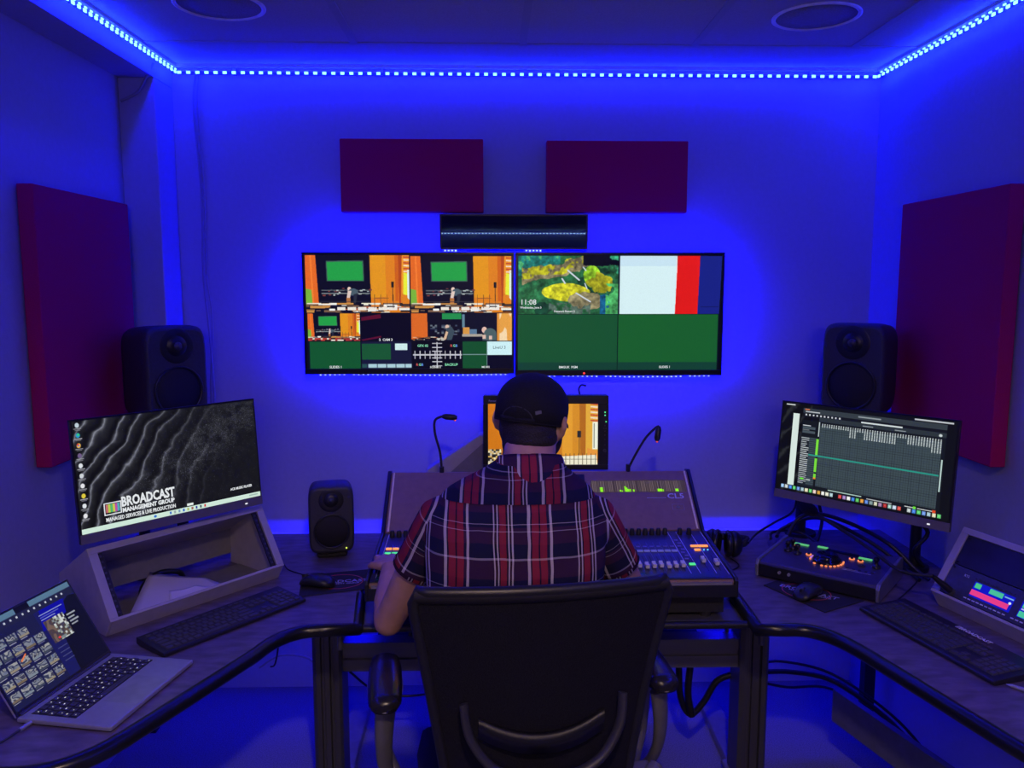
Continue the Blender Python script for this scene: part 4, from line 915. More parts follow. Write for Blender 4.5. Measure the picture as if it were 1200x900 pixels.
# ------------------------------------------------------------------ keyboards
u1 = .0185
KM = {}
def keymesh(wu):
    if wu not in KM:
        w_ = wu*u1-.0028; q_ = MB(); a, b = -w_/2, w_/2; e = .0015
        q_.hexa([(a, -.0078, 0), (b, -.0078, 0), (b, .0078, 0), (a, .0078, 0), (a+e, -.0064, .0042), (b-e, -.0064, .0042), (b-e, .0068, .0038), (a+e, .0068, .0038)])
        KM[wu] = q_.mesh('key'); KM[wu].materials.append(keycap)
    return KM[wu]
def keyboard(label, M, L_, D_, rest, logo=False):
    t = thing('computer_keyboard', label, 'keyboard', M, 'black keyboards')
    y0 = rest
    MB().prism([(0, .002), (0, .010), (.004, .012), (D_, .021), (D_, .004), (D_-.02, .0), (.01, 0)], 0, L_, axis='x').build('case', mat('keyboard_case', (.020, .019, .024), .4, noise=.1), t, bevel=.002)
    sl_ = math.atan2(.009, D_); S_ = Matrix.Translation((0, 0, .0122)) @ Matrix.Rotation(sl_, 4, 'X')
    mx = (L_ - 22.6*u1)/2
    rows = [[(1.25, 0), (1, 0), (1, 0), (1, 0), (1.25, 0), (4.5, 0), (1.25, 0), (1, 0), (1, 0), (1.75, 0)], [(2.25, 0)]+[(1, 0)]*10+[(2.75, 0)], [(1.75, 0)]+[(1, 0)]*11+[(2.25, 0)], [(1.5, 0)]+[(1, 0)]*12+[(1.5, 0)], [(1, 0)]*13+[(2, 0)]]
    for r_i, row in enumerate(rows):
        x = mx; y = y0+.0095+r_i*.0182
        for wu, _ in row:
            inst(keymesh(wu), 'key', t, S_ @ Matrix.Translation((x+wu*u1/2, y, 0))); x += wu*u1
        nav = {0: (0, 1, 2), 1: (1,), 3: (0, 1, 2), 4: (0, 1, 2)}.get(r_i, ())
        for c in nav: inst(keymesh(1), 'key', t, S_ @ Matrix.Translation((mx+(15.3+c+.5)*u1, y, 0)))
        for c in range(4):
            if r_i == 0 and c == 1: continue
            inst(keymesh(2 if r_i == 0 and c == 0 else 1), 'key', t, S_ @ Matrix.Translation((mx+(18.6+c+(1 if r_i == 0 and c == 0 else .5))*u1, y, 0)))
    for c in range(16): 
        x = mx+(c*1.02+ .3*(c//4))*u1+u1/2
        inst(keymesh(1), 'key', t, S_ @ Matrix.Translation((x, y0+.0095+5*.0182+.004, 0)) @ Matrix.Diagonal((.95, .6, .8, 1)))
    if logo:
        text('//BROADCAST', .017, white_p, t, 'lettering', S_ @ XY(L_*.44, D_-.016, .0006), .0003, .0005)
        MB().box((L_-.05, D_-.012, .0205), (L_-.047, D_-.009, .0215)).build('indicator', glow('white_led', (.9, .9, 1), 1.), t)
    return t
keyboard('slim black keyboard in front of the open rack turret, on the left wing', frame((-.815, 1.935, .7305), 52.5), .445, .128, .006)
keyboard('thick black keyboard with white lettering in front of the intercom turret', frame((1.042, 2.185, .7305), -75.5), .455, .155, .016, True)
props(MB().tube([(-.555, 2.44, .738), (-.60, 2.50, .735), (-.66, 2.55, .735), (-.70, 2.62, .735), (-.80, 2.72, .735)], .0022, 6, smooth_path=6).build('keyboard_cable', cable_m), 'thin black keyboard lead crossing the desk behind the left-hand mouse', 'cable')
props(MB().tube([(1.135, 2.205, .7375), (1.16, 2.225, .735), (1.215, 2.28, .735), (1.28, 2.35, .735), (1.34, 2.42, .735)], .0022, 6, smooth_path=6).build('keyboard_cable', cable_m), 'thin black keyboard lead running behind the lettered keyboard', 'cable')

# ------------------------------------------------------------------ mouse mats and mice
def mousepad(label, pts, cx, cy, roll, mirror=1):
    c = Vector((sum(p_[0] for p_ in pts)/4, sum(p_[1] for p_ in pts)/4, DZ))
    t = thing('mouse_mat', label, 'mouse mat', c, 'printed mouse mats')
    MB().prism([(x-c.x, y-c.y) for x, y in pts], .0, .003).build('cloth', padcloth, t, bevel=.001)
    rg = MB(); n = 48; ry = .062; rx = .072; w_ = .0028; vs = []
    a_ = R(roll)
    for rr_ in (0, 1):
        for zz in (.0028, .0034):
            for k in range(n):
                th = 2*math.pi*k/n; X__ = (rx-rr_*w_)*math.cos(th); Y__ = (ry-rr_*w_)*math.sin(th)
                vs.append((cx-c.x+X__*math.cos(a_)-Y__*math.sin(a_), cy-c.y+X__*math.sin(a_)+Y__*math.cos(a_), zz))
    fs = []
    for k in range(n):
        j = (k+1) % n; fs += [(n+k, n+j, 3*n+j, 3*n+k), (k, j, n+j, n+k), (2*n+k, 3*n+k, 3*n+j, 2*n+j)]
    rg.add(vs, fs); rg.build('printed_ring', redprint, t)
    text('BROADCAST', .030, mat('print_lilac', (.42, .40, .6), .5), t, 'lettering', XY(cx-c.x, cy-c.y-.008, .003, roll), .0003, .0004, align='CENTER')
    text('MANAGEMENT GROUP', .012, mat('print_lilac', (.42, .40, .6), .5), t, 'lettering', XY(cx-c.x, cy-c.y-.022, .003, roll), .0003, .0002, align='CENTER')
def mouse(label, M):
    t = thing('computer_mouse', label, 'mouse', M, 'black mice')
    rs = []
    prof = [(-.054, .004, .010), (-.050, .020, .020), (-.035, .029, .030), (-.010, .031, .037), (.015, .029, .036), (.035, .028, .029), (.048, .025, .020), (.054, .015, .012), (.056, .004, .009)]
    for y, hw, hh in prof:
        ring = []
        for k in range(20):
            a = 2*math.pi*k/20; ring.append((hw*math.copysign(abs(math.cos(a))**.8, math.cos(a)), y, .003 + max(-.001, hh*.5 + hh*.5*math.sin(a))))
        rs.append(ring)
    MB().rings(rs, True).build('shell', mat('mouse_black', (.02, .02, .024), .33), t)
    MB().cyl((-.004, .034, .030), (.004, .034, .030), .008, seg=16).build('scroll_wheel', darkg, t)
    MB().box((-.0006, .018, .0262), (.0006, .052, .0345)).build('button_gap', blackm, t)
mousepad('black mouse mat with red oval print left of the console', [(-.605, 2.505), (-.402, 2.555), (-.388, 2.385), (-.575, 2.325)], -.475, 2.445, 8)
mousepad('black mouse mat with red oval print in front of the round-dial controller', [(.835, 2.385), (.945, 2.462), (1.09, 2.255), (.938, 2.172)], .945, 2.325, -42)
mouse('black mouse on the mat beside the small speaker', frame((-.535, 2.405, .7335), 75))
mouse('black mouse on the mat in front of the round-dial controller', frame((.935, 2.285, .7335), 130))

# ------------------------------------------------------------------ remote camera controller
RM = frame((.838, 2.47, DZ), -40)
t = thing('production_controller', 'wide dark control panel with a big lit dial and joysticks, right of the console', 'controller', RM)
RW, RD, z0_, z1_ = .372, .255, .052, .068
MB().prism([(0, .006), (0, z0_-.006), (.006, z0_), (RD, z1_), (RD+.006, z1_-.01), (RD+.006, .006)], .010, RW-.010, axis='x').build('body', mat('controller_navy', (.08, .07, .14), .28, .2), t, bevel=.002)
MB().box((.012, -.004, .008), (RW-.012, .0015, z0_-.008)).build('front_plate', blackp, t, bevel=.001)
for x in (0, RW-.011):
    MB().prism([(-.008, .004), (-.010, z0_-.010), (.002, z0_+.006), (RD, z1_+.005), (RD+.012, z1_-.004), (RD+.008, .004)], x, x+.011, axis='x').build('end_cheek', mat('cheek_silver', (.30, .30, .34), .3, .6), t, bevel=.003)
for x in (.04, RW-.04):
    for y in (.03, .2): MB().cyl((x, y, 0), (x, y, .007), .012).build('rubber_foot', blackm, t)
TS = Matrix.Translation((0, 0, z0_)) @ Matrix.Rotation(math.atan2(z1_-z0_, RD), 4, 'X')
amb = glow('amber_ring', (1., .26, .10), 1.1)
def tp_(b_, n_, m_, x, y): return b_.build(n_, m_, t, M=TS @ Matrix.Translation((x, y, .0015)))
tp_(MB().lathe((0, 0, 0), (0, 0, 1), [(0, .043), (.006, .043), (.008, .040), (.008, .036), (.018, .034), (.022, .030), (.0225, .001)], 36), 'jog_dial', mat('dial_gloss', (.01, .01, .013), .15), .185, .110)
for k in range(17):
    a = R(150 + k*15)
    if k in (0, 4, 5, 7, 16): continue
    b_ = MB().box((-.0035, -.0025, 0), (.0035, .0025, .003)); b_.build('dial_light', amb if k not in (1, 2) else glow('dial_lilac', (.5, .2, .8), 1.), t, M=TS @ Matrix.Translation((.185+.049*math.cos(a), .110+.049*math.sin(a), .0012)) @ Matrix.Rotation(a+R(90), 4, 'Z'))
def ringm(r): return MB().lathe((0, 0, 0), (0, 0, 1), [(0, r), (.0018, r), (.0018, r*.55), (0, r*.55)], 18)
for x, y in ((.065, .182), (.122, .130), (.245, .165), (.272, .160)):
    tp_(ringm(.009), 'lit_ring', amb, x, y); tp_(MB().cyl((0, 0, 0), (0, 0, .005), .0045, seg=14), 'button', blackp, x, y)
for x, y, w_ in ((.070, .202, .055), (.140, .212, .032), (.280, .185, .040)):
    tp_(MB().box((-w_/2, -.006, 0), (w_/2, .006, .0022)), 'green_key', glow('green_key', (.10, .48, .18), 1.), x, y)
tp_(MB().prism([(-.05, -.006), (.05, -.012), (.05, .008), (-.05, .012)], 0, .0012), 'display', mat('dark_display', (.01, .012, .02), .15), .205, .200)
for x, y in ((.055, .13), (.062, .155), (.090, .118), (.325, .135)):
    tp_(MB().lathe((0, 0, 0), (0, 0, 1), [(0, .013), (.006, .012), (.008, .0055), (.020, .005), (.022, .0085), (.032, .008), (.034, .001)], 16), 'joystick', blackp, x, y)
tp_(ringm(.011), 'knob_ring', darkg, .285, .125)
for k in range(5): tp_(MB().box((-.004, -.003, 0), (.004, .003, .002)), 'button', darkg, .255+.018*k, .085)
for x in (.078, .108): MB().cyl((x, -.003, .030), (x, -.009, .030), .005, seg=14).build('jack_socket', mat('jack_silver', (.7, .7, .7), .25, .6), t)
for k in range(6): tp_(MB().box((-.012, -.0007, 0), (.012, .0007, .0005)), 'pale_line', white_p, .255+.02*(k % 4), .070+.008*(k//4))

# cables heaped behind the controller
CB = 'cables behind the controller'
def cable(label, pts, r_=.005, g=None, m_=cable_m, nm='cable'):
    o = MB().tube(pts, r_, 8, smooth_path=6).build(nm, m_); return props(o, label, 'cable', g)
cable('black cable looping from the controller back up towards the grid monitor', [(.98, 2.685, .79), (1.01, 2.73, .80), (1.08, 2.74, .83), (1.13, 2.70, .85), (1.18, 2.63, .84), (1.26, 2.55, .80), (1.32, 2.47, .75), (1.33, 2.40, .738)], .0065)
cable('black cable arching highest over the controller to the monitor pole', [(1.00, 2.66, .78), (1.06, 2.70, .85), (1.12, 2.66, .875), (1.20, 2.58, .86), (1.28, 2.50, .82), (1.335, 2.44, .76), (1.36, 2.40, .738)], .007)
cable('black cable lying low behind the controller towards the back wall', [(.95, 2.66, .79), (.99, 2.76, .78), (1.06, 2.80, .775), (1.12, 2.80, .76), (1.16, 2.72, .737)], .005)
cable('black cable running from the speaker stand foot behind the controller', [(.86, 2.62, .79), (.93, 2.74, .785), (1.02, 2.82, .80), (1.10, 2.86, .83), (1.12, 2.88, .90)], .004)
cable('black cable twisted round the grid monitor pole', [(1.375+.02, 2.50, .745), (1.36, 2.495, .80), (1.40, 2.495, .86), (1.35, 2.50, .92), (1.37, 2.50, .97)], .007)
cable('black cable hanging from the speaker beside its stand pole', [(1.19, 2.86, 1.16), (1.19, 2.80, 1.05), (1.175, 2.82, .90), (1.20, 2.84, .80), (1.17, 2.80, .737)], .006)
t = thing('power_adapter', 'grey flat power adapter lying among cables behind the controller', 'power adapter', frame((1.10, 2.60, DZ), -40))
MB().box((0, 0, 0), (.11, .05, .028)).build('housing', mat('adapter_grey', (.3, .3, .34), .4), t, bevel=.005); MB().tube([(.11, .025, .014), (.14, .03, .012), (.17, .02, .004)], .003, 6).build('lead', cable_m, t)

# headphones
t = thing('headphones', 'black over-ear headphones lying on the desk between console and controller', 'headphones', (.785, 2.66, DZ))
Hc = Matrix.Rotation(R(-20), 4, 'Z')
for s_, ang in ((-1, 0), (1, 14)):
    Mc = Hc @ Matrix.Translation((s_*.028, 0, .047)) @ Matrix.Rotation(R(8*s_+ang*.3), 4, 'Z')
    MB().lathe((0, 0, 0), (s_, 0, 0), [(0, .030), (.002, .043), (.010, .045), (.018, .041), (.020, .040), (.026, .036), (.034, .026), (.036, .001)], 28).build('ear_cup', blackp, t, M=Mc)
    MB().lathe((0, 0, 0), (-s_, 0, 0), [(0, .042), (.010, .046), (.018, .042), (.020, .030), (.012, .024), (.010, .001)], 28).build('ear_pad', leather, t, M=Mc)
MB().tube([Hc @ Vector(v) for v in [(-.06, 0, .05), (-.075, .05, .05), (-.04, .11, .035), (.02, .13, .03), (.075, .09, .04), (.075, .02, .05), (.062, 0, .05)]], .008, 10, flat=1.6, smooth_path=6).build('headband', blackm, t)
MB().tube([Hc @ Vector(v) for v in [(.03, -.04, .01), (.06, -.09, .004), (.03, -.16, .004), (-.01, -.22, .004), (.01, -.27, .004)]], .0022, 6, smooth_path=8).build('lead', cable_m, t)

# pen at the right-hand desk edge
t = thing('ballpoint_pen', 'silver pen lying on the desk edge in front of the lettered keyboard', 'pen', frame((1.185, 1.745, .7355), -48))
MB().tube([(0, 0, 0), (.012, 0, 0), (.11, 0, 0), (.13, 0, 0)], [.0008, .0042, .0045, .003], 12).build('barrel', mat('pen_silver', (.6, .6, .62), .3, .6), t)
MB().box((.085, -.001, .004), (.125, .001, .0055)).build('clip', silver, t)

# cables under the desk
UG = None
cable('black cable bundle on the floor running from the right column towards the side wall', [(.90, 2.62, .33), (1.05, 2.68, .30), (1.2, 2.66, .27), (1.33, 2.5, .20), (1.40, 2.36, .10), (1.42, 2.28, .02)], .009)
cable('thinner black cable sagging below the bundle beside the right column', [(.90, 2.60, .31), (1.02, 2.64, .265), (1.18, 2.64, .255), (1.31, 2.5, .19), (1.38, 2.38, .09), (1.40, 2.28, .02)], .005)
cable('upper black cable leaving the right column towards the side wall', [(.90, 2.64, .345), (1.02, 2.70, .33), (1.2, 2.69, .285), (1.34, 2.54, .215), (1.42, 2.42, .12), (1.45, 2.28, .02)], .005)
cable('black cable loop hanging from the crossbeam left of the right column', [(.60, 2.56, .50), (.62, 2.56, .40), (.63, 2.56, .28), (.665, 2.56, .215), (.71, 2.56, .26), (.75, 2.56, .33), (.80, 2.55, .36)], .011)
cable('thick straight black cable dropping from the tray to the hanging loop', [(.655, 2.54, .50), (.655, 2.54, .40), (.65, 2.54, .30), (.665, 2.54, .22)], .012)
cable('grey cable sagging under the crossbeam towards the right column', [(.33, 2.57, .50), (.42, 2.58, .44), (.52, 2.58, .40), (.60, 2.57, .36), (.64, 2.56, .26)], .006)
cable('thin black lead hanging below the left wing beside the left column', [(-.69, 2.45, .70), (-.685, 2.46, .60), (-.68, 2.47, .52), (-.70, 2.5, .44), (-.72, 2.52, .42)], .003)
cable('pale blue lead drooping behind the left column under the desk', [(-.84, 2.8, .28), (-.76, 2.78, .335), (-.66, 2.76, .335), (-.60, 2.74, .30), (-.50, 2.74, .30)], .004, None, greyc)
cable('thin dark lead sagging between the left column and the chair', [(-.48, 2.6, .36), (-.40, 2.62, .28), (-.30, 2.64, .25), (-.20, 2.64, .26)], .004)
for k, lab in enumerate(['upper', 'middle', 'lowest']):
    cable(lab + ' of the three pale cables stretched under the left wing behind the column', [(-.82, 2.9, .60-.01*k), (-.72, 2.88, .605-.013*k), (-.60, 2.86, .598-.012*k), (-.48, 2.84, .595-.010*k)], .0042, None, mat('pale_cable', (.5, .46, .5), .5))

# ------------------------------------------------------------------ office chair
chM = Matrix.Translation((.072, 1.87, 0)) @ Matrix.Rotation(R(7), 4, 'Z')
ch = thing('office_chair', 'black mesh-back swivel chair with padded grey arms that the man sits on', 'chair', chM)
# back: curved mesh panel with frame
def backpt(u, v):   # u -1..1 across, v 0..1 up
    hw = .195 + .078*v**1.1 - .0*v
    if v > .93: hw -= (v-.93)*.12
    z = .56 + .478*v
    y = -.235 - .045*v + .028*(1-u*u)*(-1) + .03*math.sin(v*3.1)*.5
    return Vector((u*hw, y, z + .0*u))
n, mgr = 20, 18
grid = [[backpt(-1+2*i/n, j/mgr) for i in range(n+1)] for j in range(mgr+1)]
vs = [p_ for row in grid for p_ in row]; vs2 = [p_+Vector((0, .012, 0)) for p_ in vs]; N = len(vs); fs = []
for j in range(mgr):
    for i in range(n):
        k = j*(n+1)+i; fs.append((k, k+1, k+n+2, k+n+1)); fs.append((N+k, N+k+n+1, N+k+n+2, N+k+1))
MB().add(vs+vs2, fs, True).build('mesh_back', mesh_m, ch)
def ring_of(v0):
    pts = [backpt(-1+2*i/n, 1) for i in range(n+1)] ; return pts
off_ = Vector((0, .006, 0))
top = [backpt(-1+2*i/n, 1)+off_ for i in range(n+1)]
sideL = [backpt(-1, j/mgr)+off_ for j in range(mgr+1)]; sideR = [backpt(1, j/mgr)+off_ for j in range(mgr+1)]; bot = [backpt(-1+2*i/n, 0)+off_ for i in range(n+1)]
MB().tube(sideL[:-1] + [sideL[-1]+Vector((.012, 0, .004))] + top[1:-1] + [sideR[-1]+Vector((-.012, 0, .004))] + sideR[:-1][::-1], .0125, 12).tube(bot, .0125, 12).build('back_frame', blackp, ch)
# padded top band
tb = MB(); 
for s_ in (0,):
    a = [[backpt(-1+2*i/n, v)+Vector((0, dy, 0)) for v, dy in ((.955, -.004), (.985, -.007), (1.012, -.002), (1.012, .014), (.985, .019), (.955, .016))] for i in range(n+1)]
    tb.rings(a, True)
tb.build('top_rail', mat('top_rail_vinyl', (.012, .011, .016), .75), ch)
# lumbar support and curved carrier
lb = MB(); a = []
for i in range(n+1):
    u = -1+2*i/n; x = u*.135; zc = .705 + .035*u*u
    a.append([(x, -.284+.02*u*u, zc-.030), (x, -.286+.02*u*u, zc), (x, -.284+.02*u*u, zc+.012), (x, -.272+.02*u*u, zc+.012), (x, -.272+.02*u*u, zc-.018)])
lb.rings(a, True).build('lumbar_support', blackp, ch)
MB().tube([(-.168, -.285, .80), (-.155, -.30, .73), (-.10, -.315, .665), (0, -.325, .642), (.10, -.315, .665), (.155, -.30, .73), (.168, -.285, .80)], .011, 12, flat=.7, smooth_path=6).build('back_carrier', mat('carrier_grey', (.04, .04, .048), .45, .3), ch)
MB().tube([(0, -.322, .642), (0, -.30, .50), (0, -.20, .42), (0, 0, .415)], [.03, .034, .034, .03], 12, flat=.6, smooth_path=5).build('back_spine', blackp, ch)
# seat
st = MB(); a = []
for y, hw, zt_ in [(-.235, .20, .470), (-.22, .235, .49), (-.1, .25, .495), (.1, .255, .495), (.2, .24, .49), (.245, .21, .465)]:
    ring = []
    for k in range(24):
        th = 2*math.pi*k/24; ring.append((hw*math.copysign(abs(math.cos(th))**.5, math.cos(th)), y, (zt_-.032) + .032*math.copysign(abs(math.sin(th))**.7, math.sin(th))))
    a.append(ring)
st.rings(a, True).build('seat', mat('seat_fabric', (.014, .014, .018), .85, bump=.3, scale=300), ch)
MB().box((-.13, -.13, .385), (.13, .13, .43)).build('tilt_mechanism', blackp, ch, bevel=.01)
MB().cyl((0, 0, .10), (0, 0, .26), .028).cyl((0, 0, .26), (0, 0, .39), .018).build('gas_lift', darkg, ch)
for k in range(5):
    a_ = R(72*k+20); d = Vector((math.cos(a_), math.sin(a_), 0))
    MB().tube([d*.02+Vector((0, 0, .115)), d*.18+Vector((0, 0, .10)), d*.30+Vector((0, 0, .075))], [.028, .022, .016], 10, flat=.7).build('base_leg', blackp, ch)
    c_ = d*.30; s_ = Vector((-d.y, d.x, 0))
    MB().cyl(c_+s_*.012+Vector((0, 0, .028)), c_+s_*.028+Vector((0, 0, .028)), .027, seg=18).cyl(c_-s_*.012+Vector((0, 0, .028)), c_-s_*.028+Vector((0, 0, .028)), .027, seg=18).cyl(c_+Vector((0, 0, .03)), c_+Vector((0, 0, .075)), .007, seg=8).build('caster', blackp, ch)
# arms
for s_ in (-1, 1):
    xa = .330*s_
    pad = []; 
    for y, hw, hz in [(-.105, .012, .008), (-.10, .030, .017), (-.075, .038, .022), (0, .041, .024), (.09, .040, .023), (.135, .034, .019), (.155, .018, .011), (.16, .006, .005)]:
        pad.append([(xa+hw*math.copysign(abs(math.cos(2*math.pi*k/20))**.75, math.cos(2*math.pi*k/20)), y, .705+hz*math.sin(2*math.pi*k/20)) for k in range(20)])
    MB().rings(pad, True).build('arm_pad', leather, ch)
    MB().tube([(xa+.041*math.cos(t_)*1.0, .025+.128*math.sin(t_), .694) for t_ in [2*math.pi*k/28 for k in range(29)]], .0022, 6).build('pad_piping', mat('piping_grey', (.25, .24, .26), .4), ch)
    MB().tube([(xa, .02, .690), (xa, .00, .668)], [.034, .024], 16).build('pad_mount', blackp, ch)
    arm = MB()
    path_ = [(xa, -.045, .668), (xa+.004*s_, -.052, .60), (xa+.002*s_, -.045, .53), (xa-.01*s_, -.02, .47), (xa-.04*s_, .0, .43), (xa-.11*s_, .02, .415), (xa-.22*s_, .02, .41)]
    arm.tube(path_, [.030, .025, .021, .022, .022, .02, .02], 12, flat=.62, smooth_path=5).build('arm_upright', armgrey, ch)
    arm2 = MB().tube([(xa+.004*s_, .06, .672), (xa+.01*s_, .085, .60), (xa, .08, .50), (xa-.03*s_, .05, .43)], [.016, .013, .013, .016], 10, smooth_path=5).build('arm_front_upright', armgrey, ch)
MB().tube([(.20, -.16, .50), (.275, -.15, .505), (.30, -.13, .53)], [.02, .028, .016], 12).build('arm_clamp', armgrey, ch)
MB().box((.22, -.20, .455), (.29, -.10, .53)).build('back_lever', armgrey, ch, bevel=.012)

# ------------------------------------------------------------------ the man at the console
PX = Vector((.075, 1.86, .5))
per = thing('person', 'person in red and navy plaid shirt and black cap seated at the console', 'person', PX)
def W_(v): return Vector(v) - PX
HC = Vector((.102, 2.030, 1.329)); HR = Matrix.Rotation(R(4), 3, 'Y') @ Matrix.Rotation(R(-24), 3, 'Z') @ Matrix.Rotation(R(-8), 3, 'X')
def HD(v): return W_(HC + HR @ Vector(v))     # head local: +y face, x right
def hball(b, c, r, seg=20, rg=12): b.ball(HD(c), r, seg, rg, HR)
SHL, SHR = Vector((-.122, 1.905, 1.095)), Vector((.243, 1.905, 1.095))
ELL, ELR = Vector((-.265, 1.985, .800)), Vector((.382, 2.00, .815))
WRL, WRR = Vector((-.283, 2.195, .868)), Vector((.335, 2.235, .878))
bd = MB()
hball(bd, (0, .0, .004), (.073, .092, .086)); hball(bd, (0, .025, -.045), (.058, .068, .062)); hball(bd, (0, .045, -.085), (.038, .040, .028)); hball(bd, (0, .098, -.020), (.011, .016, .018), 10, 8); hball(bd, (0, .088, .005), (.009, .012, .022), 10, 8)
hball(bd, (0, .083, -.055), (.022, .010, .008), 10, 8); hball(bd, (0, .078, .030), (.045, .018, .012), 12, 8)
for s_ in (-1, 1):   # ears
    bd.tube([HD((s_*.078, .002, -.002)), HD((s_*.090, -.010, -.006)), HD((s_*.094, -.016, -.026)), HD((s_*.087, -.008, -.048)), HD((s_*.076, .0, -.058))], [.008, .0095, .009, .008, .006], 8)
    hball(bd, (s_*.080, -.004, -.030), (.009, .014, .026), 10, 8)
    hball(bd, (s_*.030, .080, .010), (.013, .009, .009), 10, 8)
bd.tube([W_((.082, 1.925, 1.14)), W_((.088, 1.945, 1.19)), W_((.096, 1.985, 1.255)), W_((.103, 2.015, 1.30))], [.085, .068, .064, .062], 18)
# trunk
def ell(c, rx, ry, n=24, e=1.): return [W_((c[0]+rx*math.copysign(abs(math.cos(2*math.pi*k/n))**e, math.cos(2*math.pi*k/n)), c[1]+ry*math.copysign(abs(math.sin(2*math.pi*k/n))**e, math.sin(2*math.pi*k/n)), c[2])) for k in range(n)]
bd.rings([ell((.07, 1.85, .50), .14, .10), ell((.065, 1.84, .60), .15, .10), ell((.058, 1.84, .80), .155, .10), ell((.055, 1.86, .98), .165, .105), ell((.06, 1.88, 1.08), .15, .095), ell((.075, 1.91, 1.14), .10, .07)])
for S__, E_, Wr in ((SHL, ELL, WRL), (SHR, ELR, WRR)):
    m1 = (S__+E_)/2; m2 = E_*.65+Wr*.35
    bd.tube([W_(S__), W_(m1+Vector((0, -.005, 0))), W_(E_*.9+S__*.1), W_(E_)], [.052, .046, .039, .036], 16)
    bd.ball(W_(E_), (.038, .038, .038), 16, 10)
    bd.tube([W_(E_), W_(m2), W_(E_*.2+Wr*.8), W_(Wr)], [.038, .041, .031, .026], 16)
def hand(Wr, side, curl, aim):
    # palm frame: d forward along aim, u up, r sideways
    d = Vector(aim).normalized(); r = d.cross(Vector((0, 0, 1))).normalized(); u = r.cross(d)
    P0 = Wr; 
    bd.tube([W_(P0), W_(P0+d*.03), W_(P0+d*.065), W_(P0+d*.088)], [.026, .033, .038, .034], 14, flat=.46)
    for k, (off, ln) in enumerate([(-.030, .070), (-.010, .078), (.010, .073), (.029, .058)]):
        off *= side
        b0 = P0 + d*.070 + r*off; b1 = P0+d*.088 + r*off*1.05 + u*.008
        b2 = b1 + (d*math.cos(curl*.6) - u*math.sin(curl*.6))*ln*.42 + r*off*.10; b3 = b2 + (d*math.cos(curl*1.4) - u*math.sin(curl*1.4))*ln*.30; b4 = b3 + (d*math.cos(curl*2.1) - u*math.sin(curl*2.1))*ln*.24
        bd.tube([W_(x) for x in (b0, b1, b2, b3, b4)], [.010, .0105, .0092, .0084, .0068], 10)
    t0 = P0 + d*.022 - r*side*.024; t1 = t0 + d*.030 - r*side*.022 - u*.004; t2 = t1 + d*.028 - r*side*.008 - u*.008; t3 = t2 + d*.020 + r*side*.004 - u*.006
    bd.tube([W_(x) for x in (t0, t1, t2, t3)], [.014, .012, .010, .0075], 10)
hand(WRL, 1, .42, (-.20, 1, -.10)); hand(WRR, -1, .42, (-.12, 1, -.12))
# legs
HPL, HPR = Vector((-.01, 1.88, .565)), Vector((.17, 1.88, .565)); KL, KR = Vector((-.10, 2.26, .530)), Vector((.26, 2.26, .530)); AL, AR = Vector((-.12, 2.25, .10)), Vector((.28, 2.25, .10))
for Hp, K, A in ((HPL, KL, AL), (HPR, KR, AR)):
    bd.tube([W_(Hp), W_((Hp+K)/2), W_(K)], [.070, .062, .050], 16); bd.tube([W_(K), W_(K*.65+A*.35), W_(A), W_(A-Vector((0, 0, .04)))], [.048, .050, .033, .034], 16)
    bd.tube([W_(A-Vector((0, .03, .05))), W_(A+Vector((0, .08, -.06))), W_(A+Vector((0, .16, -.07)))], [.032, .034, .024], 12)
bd.build('body', skin, per, remesh=.0052, smooth=3)
# hair, beard, cap
hb = MB(); hball(hb, (0, -.012, .0), (.0785, .092, .088), 28, 18); hball(hb, (0, -.030, -.045), (.070, .062, .055), 24, 14); hball(hb, (0, -.036, -.085), (.056, .044, .034), 20, 12); hball(hb, (0, -.042, -.112), (.050, .034, .030), 20, 12)
hb.ball(W_((.098, 1.976, 1.274)), (.066, .064, .034), 20, 12); hb.ball(W_((.096, 1.978, 1.295)), (.064, .064, .030), 20, 12); hb.build('hair', hair_m, per, remesh=.0045, smooth=14)
bb_ = MB(); hball(bb_, (0, .036, -.078), (.064, .068, .046), 24, 14); hball(bb_, (.050, .035, -.060), (.024, .042, .048)); hball(bb_, (-.050, .035, -.060), (.024, .042, .048)); hball(bb_, (0, .06, -.115), (.042, .040, .026))
bb_.build('beard', hair_m, per, remesh=.0045, smooth=2)
cp = MB(); rs = []
for j in range(15):
    th = j/14*math.pi/2*.985; rr_ = math.cos(th); z = math.sin(th)
    flare = 1.0
    rs.append([HD(((.0880*flare)*rr_*math.cos(2*math.pi*k/36), -.004+.103*rr_*math.sin(2*math.pi*k/36), .010 + .088*z**.92)) for k in range(36)])
low = [HD((.0868*math.cos(2*math.pi*k/36), -.004+.101*math.sin(2*math.pi*k/36), -.022 if math.sin(2*math.pi*k/36) < .2 else .0)) for k in range(36)]
arch = []
for k in range(36):
    a = 2*math.pi*k/36; zz = -.026
    dx = abs(math.cos(a))
    if math.sin(a) > .2: zz = .0
    arch.append(HD((.0868*math.cos(a), -.004+.101*math.sin(a), zz)))
cp.rings([arch]+rs, False); cp.add(rs[-1], [tuple(range(36))], True)
cap = cp.build('cap', cap_m, per); so = cap.modifiers.new('solid', 'SOLIDIFY'); so.thickness = .003; so.offset = 1
MB().tube([HD((.0885*math.cos(2*math.pi*k/36), -.004+.1035*math.sin(2*math.pi*k/36), -.024 if math.sin(2*math.pi*k/36) < .2 else .001)) for k in range(37)], .0022, 6).build('cap_seam', cap_m, cap)
